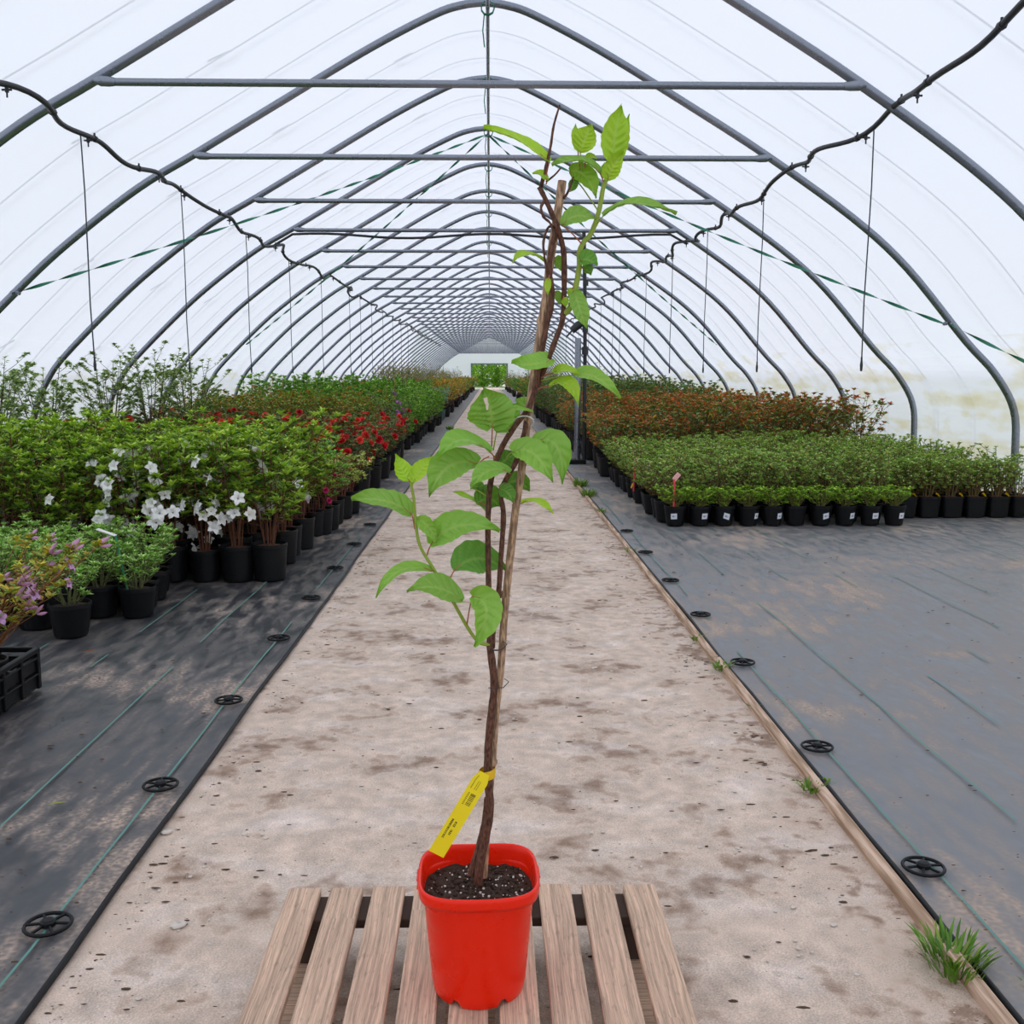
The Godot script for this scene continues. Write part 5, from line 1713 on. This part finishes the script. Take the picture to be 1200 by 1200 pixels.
# ------------------------------------------------------------------ things on the ground
func build_ground_details() -> void:
	# pegs with a ringed head that pin the fabric down
	var mb := MB.new()
	var ring := []
	for k in 24:
		var a := TAU * k / 24.0
		ring.append(Vector3(cos(a) * 0.05, 0.005, sin(a) * 0.05))
	mb.tube(ring, 0.0045, 6, Color.WHITE, false, true)
	var rim := mb.mesh(M.black_plastic)
	var spokes := []
	for k in 3:
		mb = MB.new()
		var a := TAU * k / 6.0 + 0.3
		mb.tube([Vector3(cos(a) * -0.049, 0.005, sin(a) * -0.049), Vector3(0, 0.008, 0), Vector3(cos(a) * 0.049, 0.005, sin(a) * 0.049)], 0.0036, 5)
		spokes.append(mb.mesh(M.black_plastic))
	mb = MB.new()
	mb.lathe([Vector2(0.018, 0.003), Vector2(0.018, 0.012), Vector2(0.012, 0.017), Vector2(0, 0.018)], 10)
	var hub := mb.mesh(M.black_plastic)
	for side in [-1, 1]:
		var ds := [2.2, 3.0, 3.82, 4.76, 5.65, 6.55, 7.5, 8.5] if side < 0 else [2.43, 3.28, 4.3, 5.2, 6.1, 7.1, 8.1]
		for k in ds.size():
			var o := thing("ground_peg", "black ringed ground peg pinning the %s fabric, %s from the camera" % ["left" if side < 0 else "right", ordinal(k)], "peg", Vector3(-1.005 if side < 0 else 1.095, 0.022, -ds[k]), rng.randf() * TAU, "ringed ground pegs")
			part("ring", rim, o)
			for s in spokes: part("spoke", s, o)
			part("hub", hub, o)
	# grass tufts and weeds
	var tufts := [[0.985, 2.02, 0.075, 150, "largest grass tuft growing by the edging board"], [0.97, 2.96, 0.036, 46, "small leafy weed beside the edging board near the third peg"], [1.03, 3.0, 0.022, 20, "tiny weed on the edge of the right fabric"], [0.99, 4.25, 0.045, 60, "grass tuft at the path edge beside a ground peg"], [0.985, 4.75, 0.035, 36, "thin grass tuft behind the peg on the right edge"], [1.0, 3.75, 0.018, 20, "very small weed in the edging joint"], [1.03, 10.6, 0.1, 130, "wide grass strip at the path edge farther on"], [1.03, 11.6, 0.12, 130, "farther wide grass strip at the path edge"], [1.02, 9.3, 0.06, 50, "grass tuft at the path edge beside the rose block"], [1.0, 7.2, 0.04, 40, "grass tuft at the path edge before the labelled pots"], [1.12, 1.93, 0.03, 24, "sparse weed on the fabric beside the largest tuft"], [-0.94, 24.0, 0.12, 120, "grass strip at the far left path edge"]]
	for k in tufts.size():
		var q: Array = tufts[k]
		rng.seed = 600 + k
		mb = MB.new()
		for i in q[3]:
			var a := rng.randf() * TAU
			var r: float = q[2] * sqrt(rng.randf())
			var b := Vector3(cos(a) * r * 0.7, 0, sin(a) * r)
			var h: float = q[2] * rng.randf_range(0.35, 0.85)
			var e := b + Vector3(cos(a) * h * 0.7 + rng.randf_range(-0.02, 0.02), h, sin(a) * h * 0.7)
			var side := Vector3(-sin(a), 0, cos(a)) * rng.randf_range(0.0018, 0.0035) * (1.0 if q[2] < 0.09 else 1.6)
			var c := jitter([lin(104, 148, 40), lin(84, 128, 36), lin(140, 160, 70)][rng.randi() % 3], 0.15)
			var m := b.lerp(e, 0.55) + Vector3(0, h * 0.15, 0)
			var nn := (e - b).cross(side).normalized()
			var i0 := mb.add(b - side, nn, Vector2.ZERO, c)
			var i1 := mb.add(b + side, nn, Vector2.ZERO, c)
			var i2 := mb.add(m + side * 1.2, nn, Vector2.ZERO, c)
			var i3 := mb.add(m - side * 1.2, nn, Vector2.ZERO, c)
			var i4 := mb.add(e, nn, Vector2.ZERO, c)
			mb.quad(i0, i1, i2, i3)
			mb.tri(i3, i2, i4)
		single("grass_tuft", mb.mesh(M.leaf), q[4], "grass tuft", Vector3(q[0], 0.008, -q[1]))
	# loose stones and chips
	rng.seed = 700
	var shapes := []
	for k in 2:
		mb = MB.new()
		var rows := []
		for i in 6:
			var row := []
			for j in 9:
				var th := PI * i / 5.0
				var a := TAU * j / 8.0
				var r := 1.0 + 0.18 * sin(a * 2.0 + k + i) + 0.1 * cos(a * 3.0 + th * 2.0)
				if j == 8: r = 1.0 + 0.18 * sin(k + i) + 0.1 * cos(th * 2.0)
				row.append(Vector3(sin(th) * cos(a) * r, cos(th) * 0.6, sin(th) * sin(a) * r))
			rows.append(row)
		mb.grid(rows)
		shapes.append(mb.mesh([M.stone, M.chip][k]))
	var nz := FastNoiseLite.new()
	nz.seed = 7
	nz.frequency = 0.8
	for k in 2:
		var mm := MultiMesh.new()
		mm.transform_format = MultiMesh.TRANSFORM_3D
		mm.mesh = shapes[k]
		var n: int = [4200, 2600][k]
		mm.instance_count = n
		for i in n:
			var d := 1.3 + 7.0 * pow(rng.randf(), 1.6)
			var x := rng.randf_range(PATH_L + 0.03, PATH_R - 0.03)
			if k == 1 and rng.randf() < 0.5: x = (PATH_R - 0.03 - absf(rng.randfn(0, 0.09))) if rng.randf() < 0.6 else PATH_L + 0.03 + absf(rng.randfn(0, 0.07))
			var s := 0.0014 + 0.0052 * pow(rng.randf(), 4.5)
			var b := Basis(Vector3.UP, rng.randf() * TAU).scaled(Vector3(s * rng.randf_range(0.8, 1.4), s * 0.8, s) if k == 0 else Vector3(s * rng.randf_range(1.0, 2.6), s * 0.5, s * 0.7))
			mm.set_instance_transform(i, Transform3D(b, Vector3(x, 0.012 * nz.get_noise_2d(x * 2.0, d * 2.0) + s * 0.2, -d)))
		var o := MultiMeshInstance3D.new()
		o.name = ["gravel", "bark_litter"][k]
		o.multimesh = mm
		add_child(o)
		tag(o, ["fine pale grit scattered over the dirt path", "dark bark crumbs scattered over the dirt path"][k], ["gravel", "litter"][k], "", "stuff")
	var mm2 := MultiMesh.new()
	mm2.transform_format = MultiMesh.TRANSFORM_3D
	mm2.mesh = shapes[1]
	mm2.instance_count = 900
	for i in 900:
		var right := i % 2 == 0
		var d := 1.6 + 6.0 * pow(rng.randf(), 1.3)
		var x := rng.randf_range(1.1, 3.6) if right else rng.randf_range(-2.6, -0.98)
		var s := 0.002 + 0.0045 * pow(rng.randf(), 4.0)
		mm2.set_instance_transform(i, Transform3D(Basis(Vector3.UP, rng.randf() * TAU).scaled(Vector3(s * rng.randf_range(1.0, 2.4), s * 0.5, s)), Vector3(x, 0.0215, -d)))
	var o2 := MultiMeshInstance3D.new()
	o2.name = "soil_litter"
	o2.multimesh = mm2
	add_child(o2)
	tag(o2, "dark soil crumbs scattered over the black ground cover", "litter", "", "stuff")
	var stones := [[-0.9, 2.72, 0.012, "pale pebble lying against the left fabric edge"], [-0.72, 2.23, 0.014, "greyish pebble on the path between the pallet and the left fabric"], [0.72, 2.28, 0.006, "small brown stone on the path right of the pallet"], [0.79, 2.2, 0.007, "dark pebble on the path right of the pallet"], [0.45, 4.3, 0.012, "pale pebble on the path beside the climbing plant's cane"]]
	for q in stones:
		var w := single("pebble", shapes[0], q[3], "pebble", Vector3(q[0], 0.004, -q[1]), 0.4)
		w.scale = Vector3(q[2] * 1.3, q[2] * 0.8, q[2])
	mb = MB.new()
	mb.leaf(Vector3.ZERO, Vector3(1, 0.05, 0), Vector3.UP, 0.06, 0.014, lin(150, 160, 60), 0.0)
	single("fallen_leaf", mb.mesh(M.leaf), "narrow yellow-green fallen leaf on the left fabric", "leaf", Vector3(-1.29, 0.026, -2.86), 0.2)
	mb = MB.new()
	mb.leaf(Vector3.ZERO, Vector3(1, 0.1, 0), Vector3.UP, 0.075, 0.025, lin(150, 84, 44), -0.1)
	single("fallen_leaf", mb.mesh(M.leaf), "curled brown fallen leaf on the left fabric below the low shrubs", "leaf", Vector3(-1.84, 0.026, -4.52), 0.1)

func build_outside() -> void:
	# trees beyond the far doorway
	for k in 10:
		var x := -7.2 + 1.6 * k
		var d := 112.0 + 3.2 * ((k * 7) % 3)
		rng.seed = 800 + k
		var t := thing("tree", "bright green slender tree outside beyond the far end wall, %s from the left" % ordinal(k), "tree", Vector3(x, -0.06, -d), k * 1.1, "trees outside the far end")
		var mb := MB.new()
		mb.tube([Vector3.ZERO, Vector3(0.05, 1.6, 0), Vector3(-0.05, 3.2, 0.05), Vector3(0, 5.2, 0)], [0.1, 0.08, 0.06, 0.03], 7)
		part("trunk", mb.mesh(M.tree_bark), t)
		mb = MB.new()
		for i in 2600:
			var h := rng.randf_range(0.1, 6.4)
			var rr := 1.5 * sin(PI * clampf((h + 0.5) / 7.2, 0.0, 1.0))
			var a := rng.randf() * TAU
			var p := Vector3(cos(a), 0, sin(a)) * rr * sqrt(rng.randf()) + Vector3(0, h, 0)
			mb.leaf(p, Vector3(rng.randf_range(-1, 1), rng.randf_range(-0.4, 0.6), rng.randf_range(-1, 1)).normalized(), Vector3.UP, 0.32, 0.2, leafy(jitter([lin(116, 150, 44), lin(92, 130, 36), lin(140, 168, 56)][rng.randi() % 3], 0.15), 2.2))
		part("foliage", mb.mesh(M.leaf), t, "stuff")

func build_hedge() -> void:
	rng.seed = 850
	var t := thing("hedge", "dense green hedge outside, filling the far doorway behind the trees", "hedge", Vector3(0, -0.06, -122.0))
	var mb := MB.new()
	for i in 5200:
		var p := Vector3(rng.randf_range(-9, 9), 3.4 * pow(rng.randf(), 0.85), rng.randf_range(-0.8, 0.8))
		mb.leaf(p, Vector3(rng.randf_range(-1, 1), rng.randf_range(-0.5, 0.7), rng.randf_range(-0.3, 1)).normalized(), Vector3.UP, 0.42, 0.28, leafy(jitter([lin(110, 146, 44), lin(92, 130, 38), lin(134, 160, 54)][rng.randi() % 3], 0.15), 1.9))
	part("foliage", mb.mesh(M.leaf), t, "stuff")
	mb = MB.new()
	for k in 12:
		mb.tube([Vector3(-8.5 + 1.5 * k, 0, 0), Vector3(-8.4 + 1.5 * k, 1.4, 0.1), Vector3(-8.6 + 1.5 * k, 2.8, 0)], [0.06, 0.045, 0.02], 5)
	part("stems", mb.mesh(M.tree_bark), t, "stuff")

# ------------------------------------------------------------------
func _ready() -> void:
	rng.seed = 1
	var cam := Camera3D.new()
	cam.name = "camera"
	cam.fov = rad_to_deg(2.0 * atan(600.0 / 1200.0))
	cam.position = Vector3(0, EYE, 0)
	cam.rotation = Vector3(-PITCH, -YAW, 0)
	cam.near = 0.05
	cam.far = 600.0
	cam.current = true
	add_child(cam)
	var env := Environment.new()
	var sky := Sky.new()
	var sm := ProceduralSkyMaterial.new()
	sm.sky_top_color = Color(0.93, 0.95, 1.0)
	sm.sky_horizon_color = Color(0.95, 0.965, 1.0)
	sm.ground_horizon_color = Color(0.62, 0.62, 0.6)
	sm.ground_bottom_color = Color(0.62, 0.62, 0.6)
	sm.sky_energy_multiplier = 1.0
	sm.sun_angle_max = 1.0
	sky.sky_material = sm
	env.background_mode = Environment.BG_SKY
	env.sky = sky
	env.background_energy_multiplier = 1.62
	env.tonemap_mode = Environment.TONE_MAPPER_LINEAR
	env.tonemap_exposure = 1.0
	env.sdfgi_enabled = true
	env.ssao_enabled = true
	env.ssil_enabled = true
	var we := WorldEnvironment.new()
	we.name = "environment"
	we.environment = env
	add_child(we)
	make_materials()
	print("materials ", Time.get_ticks_msec())
	build_setting()
	build_frame()
	build_hoses()
	print("tunnel ", Time.get_ticks_msec())
	build_pallet()
	var pot := build_red_pot()
	build_climber(pot)
	print("climber ", Time.get_ticks_msec())
	build_left_bed()
	build_right_bed()
	print("beds ", Time.get_ticks_msec())
	build_ground_details()
	build_outside()
	build_hedge()
	print("done ", Time.get_ticks_msec())
